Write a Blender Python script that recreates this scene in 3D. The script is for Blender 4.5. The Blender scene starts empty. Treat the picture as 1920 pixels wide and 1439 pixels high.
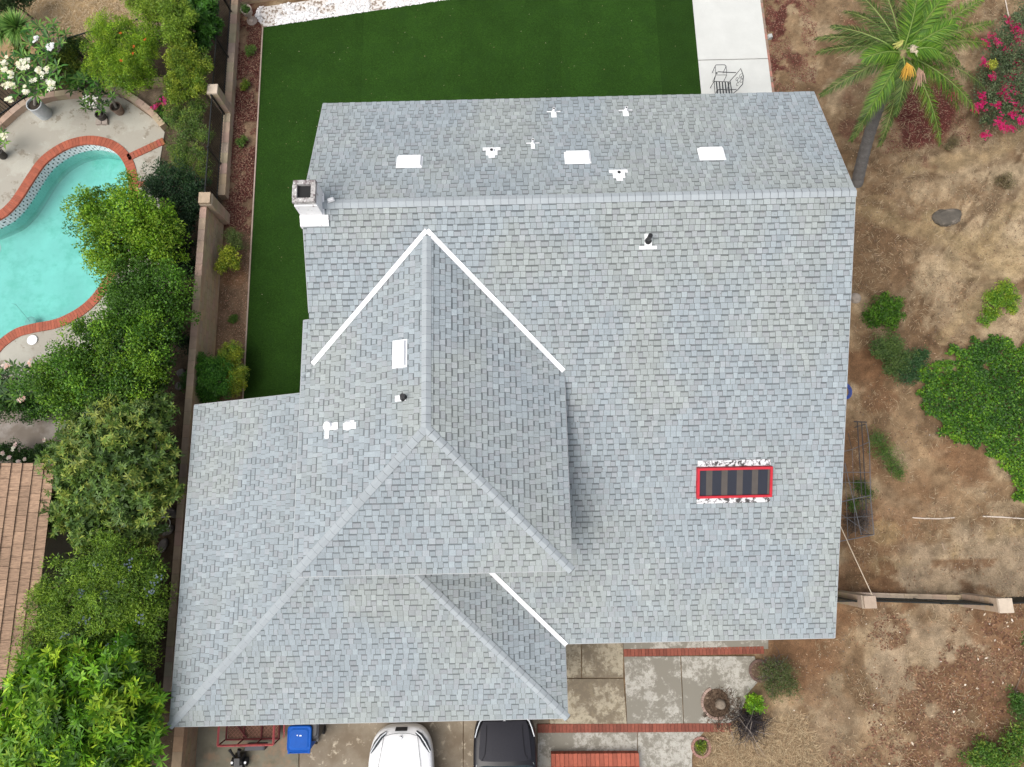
import bpy, math, random
import numpy as np
from mathutils import Vector, Matrix
random.seed(7); RNG = np.random.default_rng(11)
R = math.radians
C = bpy.context.scene.collection
sc = bpy.context.scene

# ---------------------------------------------------------------- camera, sky, sun, exposure
TH, RO, YA, F, H = 0.2166, -0.0358, 0.0131, 1297.4, 22.0
cam_rot = (Matrix.Rotation(YA, 3, 'Z') @ Matrix.Rotation(TH, 3, 'X') @ Matrix.Rotation(RO, 3, 'Z'))
cd = bpy.data.cameras.new('camera'); cam = bpy.data.objects.new('camera', cd); C.objects.link(cam)
cam.location = (0, 0, H); cam.rotation_euler = cam_rot.to_euler()
cd.sensor_fit = 'HORIZONTAL'; cd.sensor_width = 36; cd.lens = 36 * F / 1920
cd.clip_start = .1; cd.clip_end = 3000
sc.camera = cam
SUN_EL, SUN_AZ = R(60), R(236)
w = bpy.data.worlds.new('World'); sc.world = w; w.use_nodes = True
nt = w.node_tree; bg = nt.nodes['Background']
sky = nt.nodes.new('ShaderNodeTexSky'); sky.sky_type = 'NISHITA'; sky.sun_disc = False
sky.sun_elevation = SUN_EL; sky.sun_rotation = SUN_AZ; sky.air_density = 1.0; sky.dust_density = 5.0; sky.ozone_density = 1.0
hs = nt.nodes.new('ShaderNodeHueSaturation'); hs.inputs['Saturation'].default_value = .45
nt.links.new(sky.outputs[0], hs.inputs['Color']); nt.links.new(hs.outputs[0], bg.inputs['Color'])
bg.inputs['Strength'].default_value = .15
sd = bpy.data.lights.new('sun', 'SUN'); sd.energy = 1.2; sd.angle = R(60); sd.color = (1, .96, .90)
sun = bpy.data.objects.new('sun', sd); C.objects.link(sun)
sv = Vector((math.sin(SUN_AZ) * math.cos(SUN_EL), math.cos(SUN_AZ) * math.cos(SUN_EL), math.sin(SUN_EL)))
sun.rotation_euler = sv.to_track_quat('Z', 'Y').to_euler(); sun.location = (-20, -30, 40)
sc.view_settings.view_transform = 'Standard'; sc.view_settings.look = 'None'
sc.view_settings.gamma = 1; sc.view_settings.exposure = 0.47

# ---------------------------------------------------------------- small helpers
def ray(px, py):
    return cam_rot @ Vector(((px - 960) / F, -(py - 719.5) / F, -1))
def at(px, py, z=0.0):
    d = ray(px, py); s = (z - H) / d.z
    return Vector((d.x * s, d.y * s, z))
def xy(px, py, z=0.0):
    p = at(px, py, z); return (p.x, p.y)
def lattice(seed, n=64):
    return np.random.default_rng(seed).random((n, n))
LAT = {}
def vnoise(x, y, s, seed):
    if seed not in LAT: LAT[seed] = lattice(seed)
    g = LAT[seed]; x = np.asarray(x, float) / s + 100; y = np.asarray(y, float) / s + 100
    xi = np.floor(x).astype(int); yi = np.floor(y).astype(int); fx = x - xi; fy = y - yi
    fx = fx * fx * (3 - 2 * fx); fy = fy * fy * (3 - 2 * fy)
    a = g[xi % 64, yi % 64]; b = g[(xi + 1) % 64, yi % 64]; c = g[xi % 64, (yi + 1) % 64]; d = g[(xi + 1) % 64, (yi + 1) % 64]
    return (a * (1 - fx) + b * fx) * (1 - fy) + (c * (1 - fx) + d * fx) * fy
def fbm(x, y, s, seed, o=4):
    t = 0; a = 1; n = 0
    for i in range(o):
        t = t + a * vnoise(x, y, s / 2 ** i, seed + i); n += a; a *= .55
    return t / n
def sm(a, b, x):
    t = np.clip((x - a) / (b - a), 0, 1); return t * t * (3 - 2 * t)
def gh(x, y):                                   # terrain height: flat round the house, lumpy bank to the east
    x = np.asarray(x, float); y = np.asarray(y, float)
    m = sm(9.6, 12.0, x) * sm(-5.5, -2.5, y)
    h = (fbm(x, y, 3.5, 40, 4) - .42) * .9 + (fbm(x * .6 + y * .8, (y * .6 - x * .8) * 2.2, 2.6, 50, 3) - .5) * .35
    return -0.02 + m * (h * .85 + .10 * np.clip(x - 11, 0, 6)) * 1.0
def atg(px, py, dz=0.0):
    z = 0.0
    for i in range(6):
        p = at(px, py, z + dz); z = float(gh(p.x, p.y))
    p = at(px, py, z + dz); p.z = z + dz
    return p

def N(nt_, kind, **kw):
    n = nt_.nodes.new(kind)
    for k, v in kw.items():
        if k in n.inputs: n.inputs[k].default_value = v
        else: setattr(n, k, v)
    return n
def ramp(nt_, fac, stops):
    r = nt_.nodes.new('ShaderNodeValToRGB'); e = r.color_ramp.elements
    while len(e) < len(stops): e.new(.5)
    for q, (p, c) in zip(e, stops):
        q.position = p; q.color = (c, c, c, 1) if not hasattr(c, '__len__') else (*c, 1)
    nt_.links.new(fac, r.inputs[0]); return r.outputs[0]
def mixc(nt_, fac, a, b, bt='MIX'):
    m = nt_.nodes.new('ShaderNodeMix'); m.data_type = 'RGBA'; m.blend_type = bt
    for s, v in ((m.inputs[0], fac), (m.inputs[6], a), (m.inputs[7], b)):
        if isinstance(v, (int, float)): s.default_value = v
        elif isinstance(v, tuple): s.default_value = (*v, 1)
        else: nt_.links.new(v, s)
    return m.outputs[2]
MATS = {}
def mat(name, col=(.5, .5, .5), rough=.8, var=.12, scale=6, attr=False, metal=0, spec=.4, bump=0, bscale=60, stains=None, fine=None, trans=0, coat=0, stretch=None):
    """procedural surface: base colour x broad noise x fine noise, optional per-face colour, optional stains of their own colour"""
    if name in MATS: return MATS[name]
    m = bpy.data.materials.new(name); m.use_nodes = True; t = m.node_tree; L = t.links.new
    b = t.nodes['Principled BSDF']; b.inputs['Roughness'].default_value = rough; b.inputs['Metallic'].default_value = metal
    b.inputs['Specular IOR Level'].default_value = spec
    if coat: b.inputs['Coat Weight'].default_value = coat; b.inputs['Coat Roughness'].default_value = .05
    tc = N(t, 'ShaderNodeTexCoord').outputs['Object']
    if stretch:
        mp = N(t, 'ShaderNodeMapping'); mp.inputs['Scale'].default_value = stretch; L(tc, mp.inputs[0]); tc = mp.outputs[0]
    if attr:
        a = N(t, 'ShaderNodeAttribute', attribute_name='Col'); c = a.outputs['Color']
        c = mixc(t, 1.0, c, (col[0], col[1], col[2]), 'MULTIPLY')
    else: c = (col[0], col[1], col[2])
    if var:
        n = N(t, 'ShaderNodeTexNoise', Scale=scale, Detail=6.0, Roughness=.6); L(tc, n.inputs['Vector'])
        c = mixc(t, 1.0, c, ramp(t, n.outputs[0], [(.3, 1 - var), (.7, 1 + 0 * var)]), 'MULTIPLY')
    if fine:
        n = N(t, 'ShaderNodeTexNoise', Scale=fine[0], Detail=3.0, Roughness=.7); L(tc, n.inputs['Vector'])
        c = mixc(t, 1.0, c, ramp(t, n.outputs[0], [(.32, 1 - fine[1]), (.68, 1.0)]), 'MULTIPLY')
    for st in (stains or []):
        n = N(t, 'ShaderNodeTexNoise', Scale=st[1], Detail=8.0, Roughness=st[4] if len(st) > 4 else .62); L(tc, n.inputs['Vector'])
        c = mixc(t, ramp(t, n.outputs[0], [(st[2], 0.0), (st[3], 1.0)]), c, st[0])
    if isinstance(c, tuple): b.inputs['Base Color'].default_value = (*c, 1)
    else: L(c, b.inputs['Base Color'])
    if bump:
        n = N(t, 'ShaderNodeTexNoise', Scale=bscale, Detail=5.0); L(tc, n.inputs['Vector'])
        bp = N(t, 'ShaderNodeBump', Strength=bump, Distance=.02); L(n.outputs[0], bp.inputs['Height']); L(bp.outputs[0], b.inputs['Normal'])
    if trans:
        tr = N(t, 'ShaderNodeBsdfTranslucent'); mx = N(t, 'ShaderNodeMixShader'); mx.inputs[0].default_value = trans
        if isinstance(c, tuple): tr.inputs[0].default_value = (*c, 1)
        else: L(c, tr.inputs[0])
        L(b.outputs[0], mx.inputs[1]); L(tr.outputs[0], mx.inputs[2]); L(mx.outputs[0], t.nodes['Material Output'].inputs[0])
    MATS[name] = m; return m

class MB:
    def __init__(s): s.v = []; s.f = []; s.c = []
    def face(s, pts, col=(1, 1, 1)):
        i = len(s.v); s.v += [tuple(p) for p in pts]; s.f.append(tuple(range(i, i + len(pts)))); s.c.append(col)
    def box(s, c, d, rz=0, col=(1, 1, 1), top=None, M=None):
        """box centred in x,y with its base at c.z; top=(sx,sy) scales the top"""
        tx, ty = top or (1, 1); m = M or Matrix.Rotation(rz, 3, 'Z'); c = Vector(c)
        q = [Vector((x * d[0] / 2, y * d[1] / 2, 0)) for x, y in ((-1, -1), (1, -1), (1, 1), (-1, 1))]
        lo = [c + m @ p for p in q]; hi = [c + m @ Vector((p.x * tx, p.y * ty, d[2])) for p in q]
        s.face(lo[::-1], col); s.face(hi, col)
        for i in range(4): j = (i + 1) % 4; s.face([lo[i], lo[j], hi[j], hi[i]], col)
    def prism(s, poly, z0, z1, col=(1, 1, 1), side=None):
        a = sum(poly[i][0] * poly[(i + 1) % len(poly)][1] - poly[(i + 1) % len(poly)][0] * poly[i][1] for i in range(len(poly)))
        if a < 0: poly = poly[::-1]
        s.face([(p[0], p[1], z1) for p in poly], col); s.face([(p[0], p[1], z0) for p in poly[::-1]], col)
        for i in range(len(poly)):
            p, q = poly[i], poly[(i + 1) % len(poly)]
            s.face([(p[0], p[1], z0), (q[0], q[1], z0), (q[0], q[1], z1), (p[0], p[1], z1)], side or col)
    def tube(s, pts, rad, n=6, col=(1, 1, 1), cap=True):
        pts = [Vector(p) for p in pts]
        if not hasattr(rad, '__len__'): rad = [rad] * len(pts)
        rings = []
        for i, p in enumerate(pts):
            d = (pts[min(i + 1, len(pts) - 1)] - pts[max(i - 1, 0)]).normalized()
            a = d.cross(Vector((0, 0, 1)) if abs(d.z) < .95 else Vector((1, 0, 0))).normalized(); b = d.cross(a)
            rings.append([p + (a * math.cos(6.28318 * k / n) + b * math.sin(6.28318 * k / n)) * rad[i] for k in range(n)])
        for i in range(len(pts) - 1):
            for k in range(n): s.face([rings[i][k], rings[i][(k + 1) % n], rings[i + 1][(k + 1) % n], rings[i + 1][k]][::-1], col)
        if cap: s.face(rings[0], col); s.face(rings[-1][::-1], col)
    def lathe(s, c, prof, n=24, col=(1, 1, 1), M=None):
        c = Vector(c); M = M or Matrix.Identity(3)
        for (r0, z0), (r1, z1) in zip(prof, prof[1:]):
            for k in range(n):
                a, b = 6.28318 * k / n, 6.28318 * (k + 1) / n
                q = [Vector((r0 * math.cos(a), r0 * math.sin(a), z0)), Vector((r0 * math.cos(b), r0 * math.sin(b), z0)),
                     Vector((r1 * math.cos(b), r1 * math.sin(b), z1)), Vector((r1 * math.cos(a), r1 * math.sin(a), z1))]
                if r1 < 1e-6: q = q[:3]
                if r0 < 1e-6: q = [q[0], q[2], q[3]]
                s.face([c + M @ p for p in q], col)
    def build(s, name, m, parent=None, smooth=False):
        me = bpy.data.meshes.new(name); me.from_pydata(s.v, [], s.f)
        me.materials.append(m)
        a = me.attributes.new('Col', 'FLOAT_COLOR', 'FACE')
        cc = np.ones((len(s.c), 4), np.float32)
        if s.c: cc[:, :3] = np.array(s.c, np.float32)
        a.data.foreach_set('color', cc.ravel())
        if smooth:
            import bmesh
            bm = bmesh.new(); bm.from_mesh(me); bmesh.ops.remove_doubles(bm, verts=bm.verts, dist=.0004); bm.to_mesh(me); bm.free()
            me.polygons.foreach_set('use_smooth', [True] * len(me.polygons))
        me.update()
        o = bpy.data.objects.new(name, me); C.objects.link(o)
        if parent:
            o.parent = parent; o.matrix_parent_inverse = Matrix.Translation(-parent.location) if parent.type == 'EMPTY' else Matrix.Identity(4)
        return o
def grid_quads(name, V, col, m, parent=None, k=4):
    """V (n,k,3) -> n faces of k corners in one mesh, colours (n,3)"""
    n = len(V); me = bpy.data.meshes.new(name)
    me.vertices.add(n * k); me.vertices.foreach_set('co', np.ascontiguousarray(V, np.float32).ravel())
    me.loops.add(n * k); me.loops.foreach_set('vertex_index', np.arange(n * k, dtype=np.int32))
    me.polygons.add(n); me.polygons.foreach_set('loop_start', np.arange(0, n * k, k, dtype=np.int32))
    try: me.polygons.foreach_set('loop_total', np.full(n, k, np.int32))
    except Exception: pass
    me.materials.append(m)
    a = me.attributes.new('Col', 'FLOAT_COLOR', 'FACE'); cc = np.ones((n, 4), np.float32); cc[:, :3] = np.clip(col, 0, 1); a.data.foreach_set('color', cc.ravel())
    me.update(calc_edges=True); me.validate()
    o = bpy.data.objects.new(name, me); C.objects.link(o)
    if parent:
        o.parent = parent; o.matrix_parent_inverse = Matrix.Translation(-parent.location) if parent.type == 'EMPTY' else Matrix.Identity(4)
    return o
def tag(o, label=None, cat=None, group=None, kind=None):
    if label: o['label'] = label
    if cat: o['category'] = cat
    if group: o['group'] = group
    if kind: o['kind'] = kind
    return o
def thing(name, loc, label, cat, group=None):
    o = bpy.data.objects.new(name, None); C.objects.link(o); o.location = loc; o.empty_display_size = .2
    return tag(o, label, cat, group)
def struct(o): o['kind'] = 'structure'; return o
def copy_tree(o, loc, label, rz=None):
    r = o.copy(); C.objects.link(r); r.location = loc; r['label'] = label
    if rz is not None: r.rotation_euler.z = rz
    for ch in list(o.children):
        c = ch.copy(); C.objects.link(c); c.parent = r
        for g in list(ch.children):
            d = g.copy(); C.objects.link(d); d.parent = c
    return r
def smooth_path(pts, n=8, closed=False):
    P = [Vector(p) for p in pts]; out = []; m = len(P)
    for i in range(m if closed else m - 1):
        a, b, c, d = (P[(i - 1) % m], P[i], P[(i + 1) % m], P[(i + 2) % m]) if closed else (P[max(i - 1, 0)], P[i], P[i + 1], P[min(i + 2, m - 1)])
        for k in range(n):
            t = k / n
            out.append(.5 * ((2 * b) + (c - a) * t + (2 * a - 5 * b + 4 * c - d) * t * t + (3 * b - a - 3 * c + d) * t ** 3))
    if not closed: out.append(P[-1])
    return out
def in_poly(x, y, poly):
    x = np.asarray(x, float); y = np.asarray(y, float); r = np.zeros(x.shape, bool); n = len(poly)
    for i in range(n):
        x0, y0 = poly[i]; x1, y1 = poly[(i + 1) % n]
        c = ((y0 > y) != (y1 > y)) & (x < (x1 - x0) * (y - y0) / ((y1 - y0) if y1 != y0 else 1e-9) + x0)
        r ^= c
    return r

def clip(poly, edge):
    """poly: list of (u,v); keep the left of every edge of the convex outline"""
    n = len(edge)
    for i in range(n):
        (ax, ay), (bx, by) = edge[i], edge[(i + 1) % n]; out = []
        if not poly: return poly
        for j in range(len(poly)):
            p, q = poly[j], poly[(j + 1) % len(poly)]
            dp = (bx - ax) * (p[1] - ay) - (by - ay) * (p[0] - ax); dq = (bx - ax) * (q[1] - ay) - (by - ay) * (q[0] - ax)
            if dp >= 0: out.append(p)
            if dp * dq < 0: t = dp / (dp - dq); out.append((p[0] + (q[0] - p[0]) * t, p[1] + (q[1] - p[1]) * t))
        poly = out
    return poly
CLIP = clip

# ---------------------------------------------------------------- house geometry (metres)
M_ = 0.3757
XL, XR, YR, ZR, YN, YS = -5.00, 8.30, 7.886, 6.718, 11.57, -2.81
XW, ZW, YAP, XE, XWW, YF = -2.02, 6.47, 2.43, 1.26, -5.30, -0.83
GXE, GXW, GYF, GYN = 1.19, -9.11, -4.626, 3.833
ZG = ZR - M_ * (YR - YS); ZE = ZW - M_ * (XE - XW); ZN = ZR - M_ * (YN - YR)
GXC = (GXE + GXW) / 2; ZGR = ZG + M_ * (GXE - GXC); GYA = GYF + (GXE - GXC)
zmain = lambda y: ZR - M_ * abs(YR - y)

# ---------------------------------------------------------------- ground
def blobm(X, Y, px, py, r, warp=.5, z=0):
    c = at(px, py, z); rr = r / F * H
    d = np.hypot(X - c.x, Y - c.y) / rr + (fbm(X, Y, .9, 70, 4) - .5) * 2 * warp
    return 1 - sm(.75, 1.1, d)
def build_ground():
    st = .085; xs = np.arange(-26.0, 19.6, st); ys = np.arange(-8.6, 24.5, st)
    X, Y = np.meshgrid(xs, ys); Z = gh(X, Y)
    Z = np.where((X < 9.6), -0.02, Z + (fbm(X, Y, .35, 90, 3) - .5) * .05 * sm(9.6, 10.5, X))
    # a hole for the pool
    tan = np.array((.30, .205, .118)); pale = np.array((.47, .365, .232)); brown = np.array((.18, .112, .062)); red = np.array((.105, .032, .026)); straw = np.array((.36, .25, .13)); dark = np.array((.07, .055, .04)); rust = np.array((.225, .122, .064)); grey = np.array((.39, .30, .20)); gold = np.array((.38, .28, .15))
    c = np.empty(X.shape + (3,)); c[:] = tan
    def mix(m, col, k=1.0):
        nonlocal c; c = c * (1 - (m * k)[..., None]) + col * (m * k)[..., None]
    n1 = fbm(X, Y, 1.5, 11, 6); n2 = fbm(X, Y, .55, 21, 6); n3 = fbm(X, Y, .24, 31, 3)
    mix(sm(.50, .60, n1), brown, .55); mix(sm(.56, .64, n2), brown, .55); mix(1 - sm(.36, .46, n2), pale, .5)
    # pale eroded bank to the north east
    for (px, py, r, k) in ((1880, 400, 90, .8), (1800, 440, 60, .5), (1740, 340, 60, .35), (1830, 330, 60, .4), (1900, 480, 60, .7), (1800, 560, 70, .5), (1880, 620, 60, .6), (1840, 470, 60, .6), (1730, 520, 30, .5)):
        mix(blobm(X, Y, px, py, r, .7), pale, k)
    for (px, py, r, k) in ((1640, 500, 70, .7), (1640, 420, 60, .5), (1700, 460, 50, .4), (1760, 620, 50, .3), (1640, 320, 60, .4)):
        mix(blobm(X, Y, px, py, r, .8), brown, k)
    for (px, py, r, k) in ((1735, 425, 26, .8), (1640, 405, 30, .4), (1820, 480, 60, .5), (1910, 500, 40, .5), (1905, 20, 40, .5)):
        mix(blobm(X, Y, px, py, r, .5), gold, k)
    ang = X * .55 + Y * .83; crk = fbm(ang * .55, (Y * .55 - X * .83) * 2.6, .8, 211, 4); mix(sm(.60, .68, crk) * sm(12, 14, X) * sm(3.0, 5, Y), brown * .75, .7); mix(sm(.62, .55, crk) * sm(.50, .56, crk) * sm(12, 14, X) * sm(3, 5, Y), pale, .35)
    for pts in (((1600, 400), (1660, 425), (1720, 445), (1800, 470), (1880, 520)), ((1690, 330), (1760, 320), (1850, 300), (1920, 255)), ((1830, 470), (1860, 420), (1915, 385)), ((1840, 545), (1800, 600), (1760, 640)), ((1600, 1085), (1660, 1060), (1760, 1050), (1850, 1010), (1920, 985))):
        q = [at(px, py) for px, py in pts]; dmin = np.full(X.shape, 9.)
        for a_, c_ in zip(q, q[1:]):
            ux, uy = c_.x - a_.x, c_.y - a_.y; tt = np.clip(((X - a_.x) * ux + (Y - a_.y) * uy) / (ux * ux + uy * uy), 0, 1); dmin = np.minimum(dmin, np.hypot(X - a_.x - ux * tt, Y - a_.y - uy * tt))
        dmin = dmin + (fbm(X, Y, .7, 221, 4) - .5) * .5; mix(1 - sm(.12, .35, dmin), gold, .55); mix(sm(.25, .38, dmin) * (1 - sm(.42, .60, dmin)) * sm(.4, .6, n2), brown * .8, .6)
    # trodden path beside the ivy
    for (px, py, r) in ((1685, 750, 26), (1690, 790, 26), (1700, 830, 22), (1725, 870, 24), (1760, 910, 26), (1800, 950, 26)):
        mix(blobm(X, Y, px, py, r, .5), tan * 1.12, .7)
    for (px, py, r, k) in ((1620, 700, 45, .8), (1640, 745, 30, .7), (1600, 860, 50, .7), (1600, 980, 60, .7), (1790, 870, 40, .6), (1700, 940, 70, .4), (1600, 1100, 60, .7), (1680, 1000, 60, .4), (1760, 850, 30, .5)):
        mix(blobm(X, Y, px, py, r, .8), rust, k)
    for (px, py, r, k) in ((1655, 1000, 25, .8),): mix(blobm(X, Y, px, py, r, .6), straw, k)
    for (px, py, r, k) in ((1740, 1080, 60, .7), (1850, 1060, 70, .8), (1900, 1090, 40, .7), (1700, 1060, 40, .4), (1800, 1180, 60, .5), (1700, 1200, 60, .6), (1680, 1270, 60, .6), (1780, 1250, 50, .6), (1760, 1330, 60, .45), (1840, 1220, 50, .5), (1560, 1370, 60, .3)):
        mix(blobm(X, Y, px, py, r, .8), grey, k)
    # rusty leaf litter spots
    lit = sm(.50, .57, fbm(X, Y, .75, 61, 5)) * (Y < -1.0) * (X > 11.0)
    mix(lit, rust * .8, .8)
    for (px, py, r, k) in ((1860, 1170, 60, .8), (1880, 1380, 70, .6), (1790, 1290, 40, .6), (1540, 1200, 60, .6), (1500, 1240, 60, .6), (1520, 1290, 50, .6), (1480, 1210, 50, .5)):
        mix(blobm(X, Y, px, py, r, .9), rust, k)
    mix(blobm(X, Y, 1400, 1400, 55, .6), straw, .8); mix(blobm(X, Y, 1470, 1400, 60, .7), straw, .5)
    # dark red mulch
    mu = sm(.44, .56, fbm(X, Y, .7, 81, 5)); mu2 = sm(.40, .50, fbm(X, Y, .5, 85, 5))
    for (px, py, r, k) in ((1450, 60, 40, .9), (1470, 20, 45, .9), (1445, 130, 36, .95), (1490, 110, 36, .6)): mix(blobm(X, Y, px, py, r, .6) * mu2, red, k)
    for (px, py, r, k) in ((1720, 240, 60, 1), (1690, 210, 50, 1), (1740, 200, 50, .9), (1680, 150, 40, .8), (1700, 270, 30, .9)): mix(blobm(X, Y, px, py, r, .25), red * 1.25, k)
    for (px, py, r, k) in ((1830, 110, 40, .7), (1610, 60, 30, .6), (1600, 250, 30, .6), (1735, 322, 26, .6), (1590, 180, 30, .4)): mix(blobm(X, Y, px, py, r, .7) * mu, red * 1.3, k)
    # strip between the west wall and the turf
    strip = in_poly(X, Y, [xy(*p) for p in ((430, -20), (500, -20), (493, 52), (470, 480), (456, 750), (395, 760), (410, 400))])
    mix(strip * 1.0, np.array((.25, .165, .105)), .9)
    ym = at(440, 430).y
    mix(strip * sm(.38, .50, fbm(X, Y, .6, 95, 5)) * sm(ym - .3, ym + .3, Y), red, .92)
    mix(strip * blobm(X, Y, 440, 520, 26, .6), rust * 1.3, .7)
    # dark soil in the neighbour's beds
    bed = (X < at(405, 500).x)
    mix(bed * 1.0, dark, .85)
    mix(blobm(X, Y, 280, 185, 45, .2) * bed, np.array((.42, .32, .22)), .9)
    mix(in_poly(X, Y, [xy(*p) for p in ((-200, -200), (420, -200), (400, -10), (250, 60), (100, 110), (20, 140), (-200, 250))]) * 1.0, straw * 1.25 * (0.8 + .4 * n2[..., None]).mean(), .9)
    c *= (.52 + .96 * n3)[..., None]
    hole = in_poly(X, Y, [(p.x, p.y) for p in POOL])
    ny, nx = X.shape; idx = np.arange(nx * ny).reshape(ny, nx)
    keep = ~(hole[:-1, :-1] | hole[1:, :-1] | hole[:-1, 1:] | hole[1:, 1:])
    q = np.stack([idx[:-1, :-1], idx[:-1, 1:], idx[1:, 1:], idx[1:, :-1]], -1)[keep]
    me = bpy.data.meshes.new('ground'); me.from_pydata(np.stack([X, Y, Z], -1).reshape(-1, 3).tolist(), [], q.tolist())
    a = me.attributes.new('Col', 'FLOAT_COLOR', 'POINT'); cc = np.ones((nx * ny, 4), np.float32); cc[:, :3] = np.clip(c.reshape(-1, 3), 0, 1); a.data.foreach_set('color', cc.ravel())
    me.polygons.foreach_set('use_smooth', [True] * len(me.polygons))
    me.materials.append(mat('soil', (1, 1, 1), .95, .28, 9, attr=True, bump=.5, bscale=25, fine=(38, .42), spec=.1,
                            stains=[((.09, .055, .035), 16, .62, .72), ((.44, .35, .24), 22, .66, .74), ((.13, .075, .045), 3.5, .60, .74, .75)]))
    o = bpy.data.objects.new('ground', me); C.objects.link(o); struct(o)
    b = MB(); g = 900
    x0, x1, y0, y1 = xs[0], xs[-1], ys[0], ys[-1]
    for (a0, b0, a1, b1) in ((-g, -g, g, y0), (-g, y1, g, g), (-g, y0, x0, y1), (x1, y0, g, y1)):
        b.face([(a0, b0, -.03), (a1, b0, -.03), (a1, b1, -.03), (a0, b1, -.03)], (.27, .2, .13))
    struct(b.build('terrain', mat('far_soil', (1, 1, 1), .95, .3, .3, attr=True)))

# pool outline (inner edge of the coping) used for the ground hole, the basin and the coping
POOL_PX = [(0, 412), (26, 392), (44, 369), (65, 336), (86, 307), (112, 287), (138, 275), (169, 270), (201, 276), (222, 290), (236, 311), (242, 339), (243, 380), (236, 430),
           (217, 485), (193, 530), (160, 570), (112, 598), (62, 609), (31, 618), (0, 639), (-60, 690), (-230, 720), (-400, 640), (-380, 500), (-200, 440), (-60, 432)]
POOL = smooth_path([at(x, y, 0) for x, y in POOL_PX], 5, True)
build_ground()

def sheet(name, px, z, m, z0=None, ground=None):
    b = MB(); b.prism([xy(*p) for p in px], z0 if z0 is not None else z - .06, z); return struct(b.build(name, m))

# artificial turf
turf_m = mat('turf', (.030, .084, .010), .85, .28, .9, attr=True, fine=(26, .5), bump=.9, bscale=120, spec=.1, stains=[((.045, .115, .014), 34, .58, .72), ((.018, .05, .008), 2.2, .5, .8)])
TURF = [xy(*p) for p in ((493, 52), (840, 0), (1293, -68), (1298, 0), (1315, 178), (1330, 420), (560, 900), (448, 900), (456, 745))][::-1]
b = MB(); tx = -11.2
for k, (wd_, tn) in enumerate(((2.35, 1.0), (3.6, .93), (3.6, 1.05), (3.6, .97), (3.6, 1.03))):
    q = CLIP([(tx + .006, -5), (tx + wd_ - .006, -5), (tx + wd_ - .006, 40), (tx + .006, 40)], TURF)
    if len(q) > 2: b.face([(x, y, .012) for x, y in q], (tn, tn, tn))
    tx += wd_
b.face([(x, y, .004) for x, y in TURF], (.8, .8, .8)); struct(b.build('turf', turf_m))
b = MB()
def strip(b, pts, wd, z0, z1, col=(1, 1, 1)):
    for p, q in zip(pts, pts[1:]):
        p = Vector((p[0], p[1], 0)); q = Vector((q[0], q[1], 0)); n = Vector((-(q - p).y, (q - p).x, 0)).normalized() * wd / 2
        b.prism([(p + n)[:2], (q + n)[:2], (q - n)[:2], (p - n)[:2]], z0, z1, col)
strip(b, [xy(448, 900), xy(456, 745), xy(493, 52)], .045, -.05, .03, (.42, .33, .27))
struct(b.build('turf_edging', mat('edging_board', (1, 1, 1), .8, .3, 8, attr=True)))

# white gravel bed along the north wall
gr_poly = [xy(*p) for p in ((478, 30), (486, 14), (640, -8), (900, -50), (900, -14), (840, 0), (493, 52))]
b = MB(); b.face([(*p, -.012) for p in gr_poly]); struct(b.build('gravel_bed', mat('gravel_base', (.30, .24, .19), .9, .4, 12, stains=[((.62, .6, .58), 9, .44, .50)])))
def scatter(poly, n, seed, mask=None):
    r = np.random.default_rng(seed); P = np.array(poly); lo, hi = P.min(0), P.max(0); X = r.uniform(lo[0], hi[0], n * 3); Y = r.uniform(lo[1], hi[1], n * 3)
    k = in_poly(X, Y, poly)
    if mask is not None: k &= mask(X, Y)
    return X[k][:n], Y[k][:n]
X, Y = scatter(gr_poly, 9000, 5, lambda x, y: fbm(x, y, .8, 15, 4) > .40)
def chips(name, X, Y, size, cols, m, lift=.015, asp=.6, tilt=.5, seed=1, z=None):
    r = np.random.default_rng(seed); n = len(X); Zc = (z if z is not None else gh(X, Y)) + lift * r.uniform(.3, 1.2, n)
    s = r.uniform(size[0], size[1], n) ; a = r.uniform(0, 6.283, n)
    u = np.stack([np.cos(a), np.sin(a), r.normal(0, tilt * .5, n)], -1) * s[:, None] * .5
    v = np.stack([-np.sin(a), np.cos(a), r.normal(0, tilt * .5, n)], -1) * (s * asp * r.uniform(.6, 1.2, n))[:, None] * .5
    c = np.stack([X, Y, Zc], -1); V = np.stack([c - u, c - v, c + u, c + v], 1)
    cols = np.array(cols); col = cols[r.integers(0, len(cols), n)] * r.uniform(.75, 1.2, n)[:, None]
    return grid_quads(name, V, col, m)
chip_m = mat('chips', (1, 1, 1), .85, 0, attr=True, spec=.2)
tag(chips('white_gravel', X, Y, (.05, .10), [(.85, .84, .83), (.8, .79, .8), (.7, .69, .68), (.85, .85, .85)], chip_m, .03, .8, .5, 3, 0.0), kind='stuff')
# concrete path with brick edging
path_m = mat('pale_concrete', (.57, .58, .55), .8, .10, 1.5, fine=(60, .06), bump=.1, stains=[((.5, .5, .47), 5, .62, .78)])
b = MB()
for (a0, b0, a1, b1) in ((-60, 1292, 112.5, 0), (114, 0, 420, 0)):
    f = lambda y: (1298 + y * .0955, 1425 + y * .125)
    l0, r0 = f(a0); l1, r1 = f(a1)
    b.prism([xy(l0, a0 + 1), xy(r0, a0 - 2), xy(r1, a1 - 2), xy(l1, a1 + 1)], -.04, .03)
struct(b.build('path', path_m))
b = MB(); p, q = at(1427.5, -60 * 1.0), at(1479, 400)
p = at(1419, -60); n = int((p - q).length / .22)
for i in range(n):
    s = p.lerp(q, (i + .5) / n); b.box((s.x, s.y, -.04), (.085, .212, .072), math.atan2((q - p).y, (q - p).x) + math.pi / 2, (.36 * random.uniform(.7, 1.2), .20, .15))
struct(b.build('path_edging', mat('brick_edge', (1, 1, 1), .85, .3, 10, attr=True)))

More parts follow.
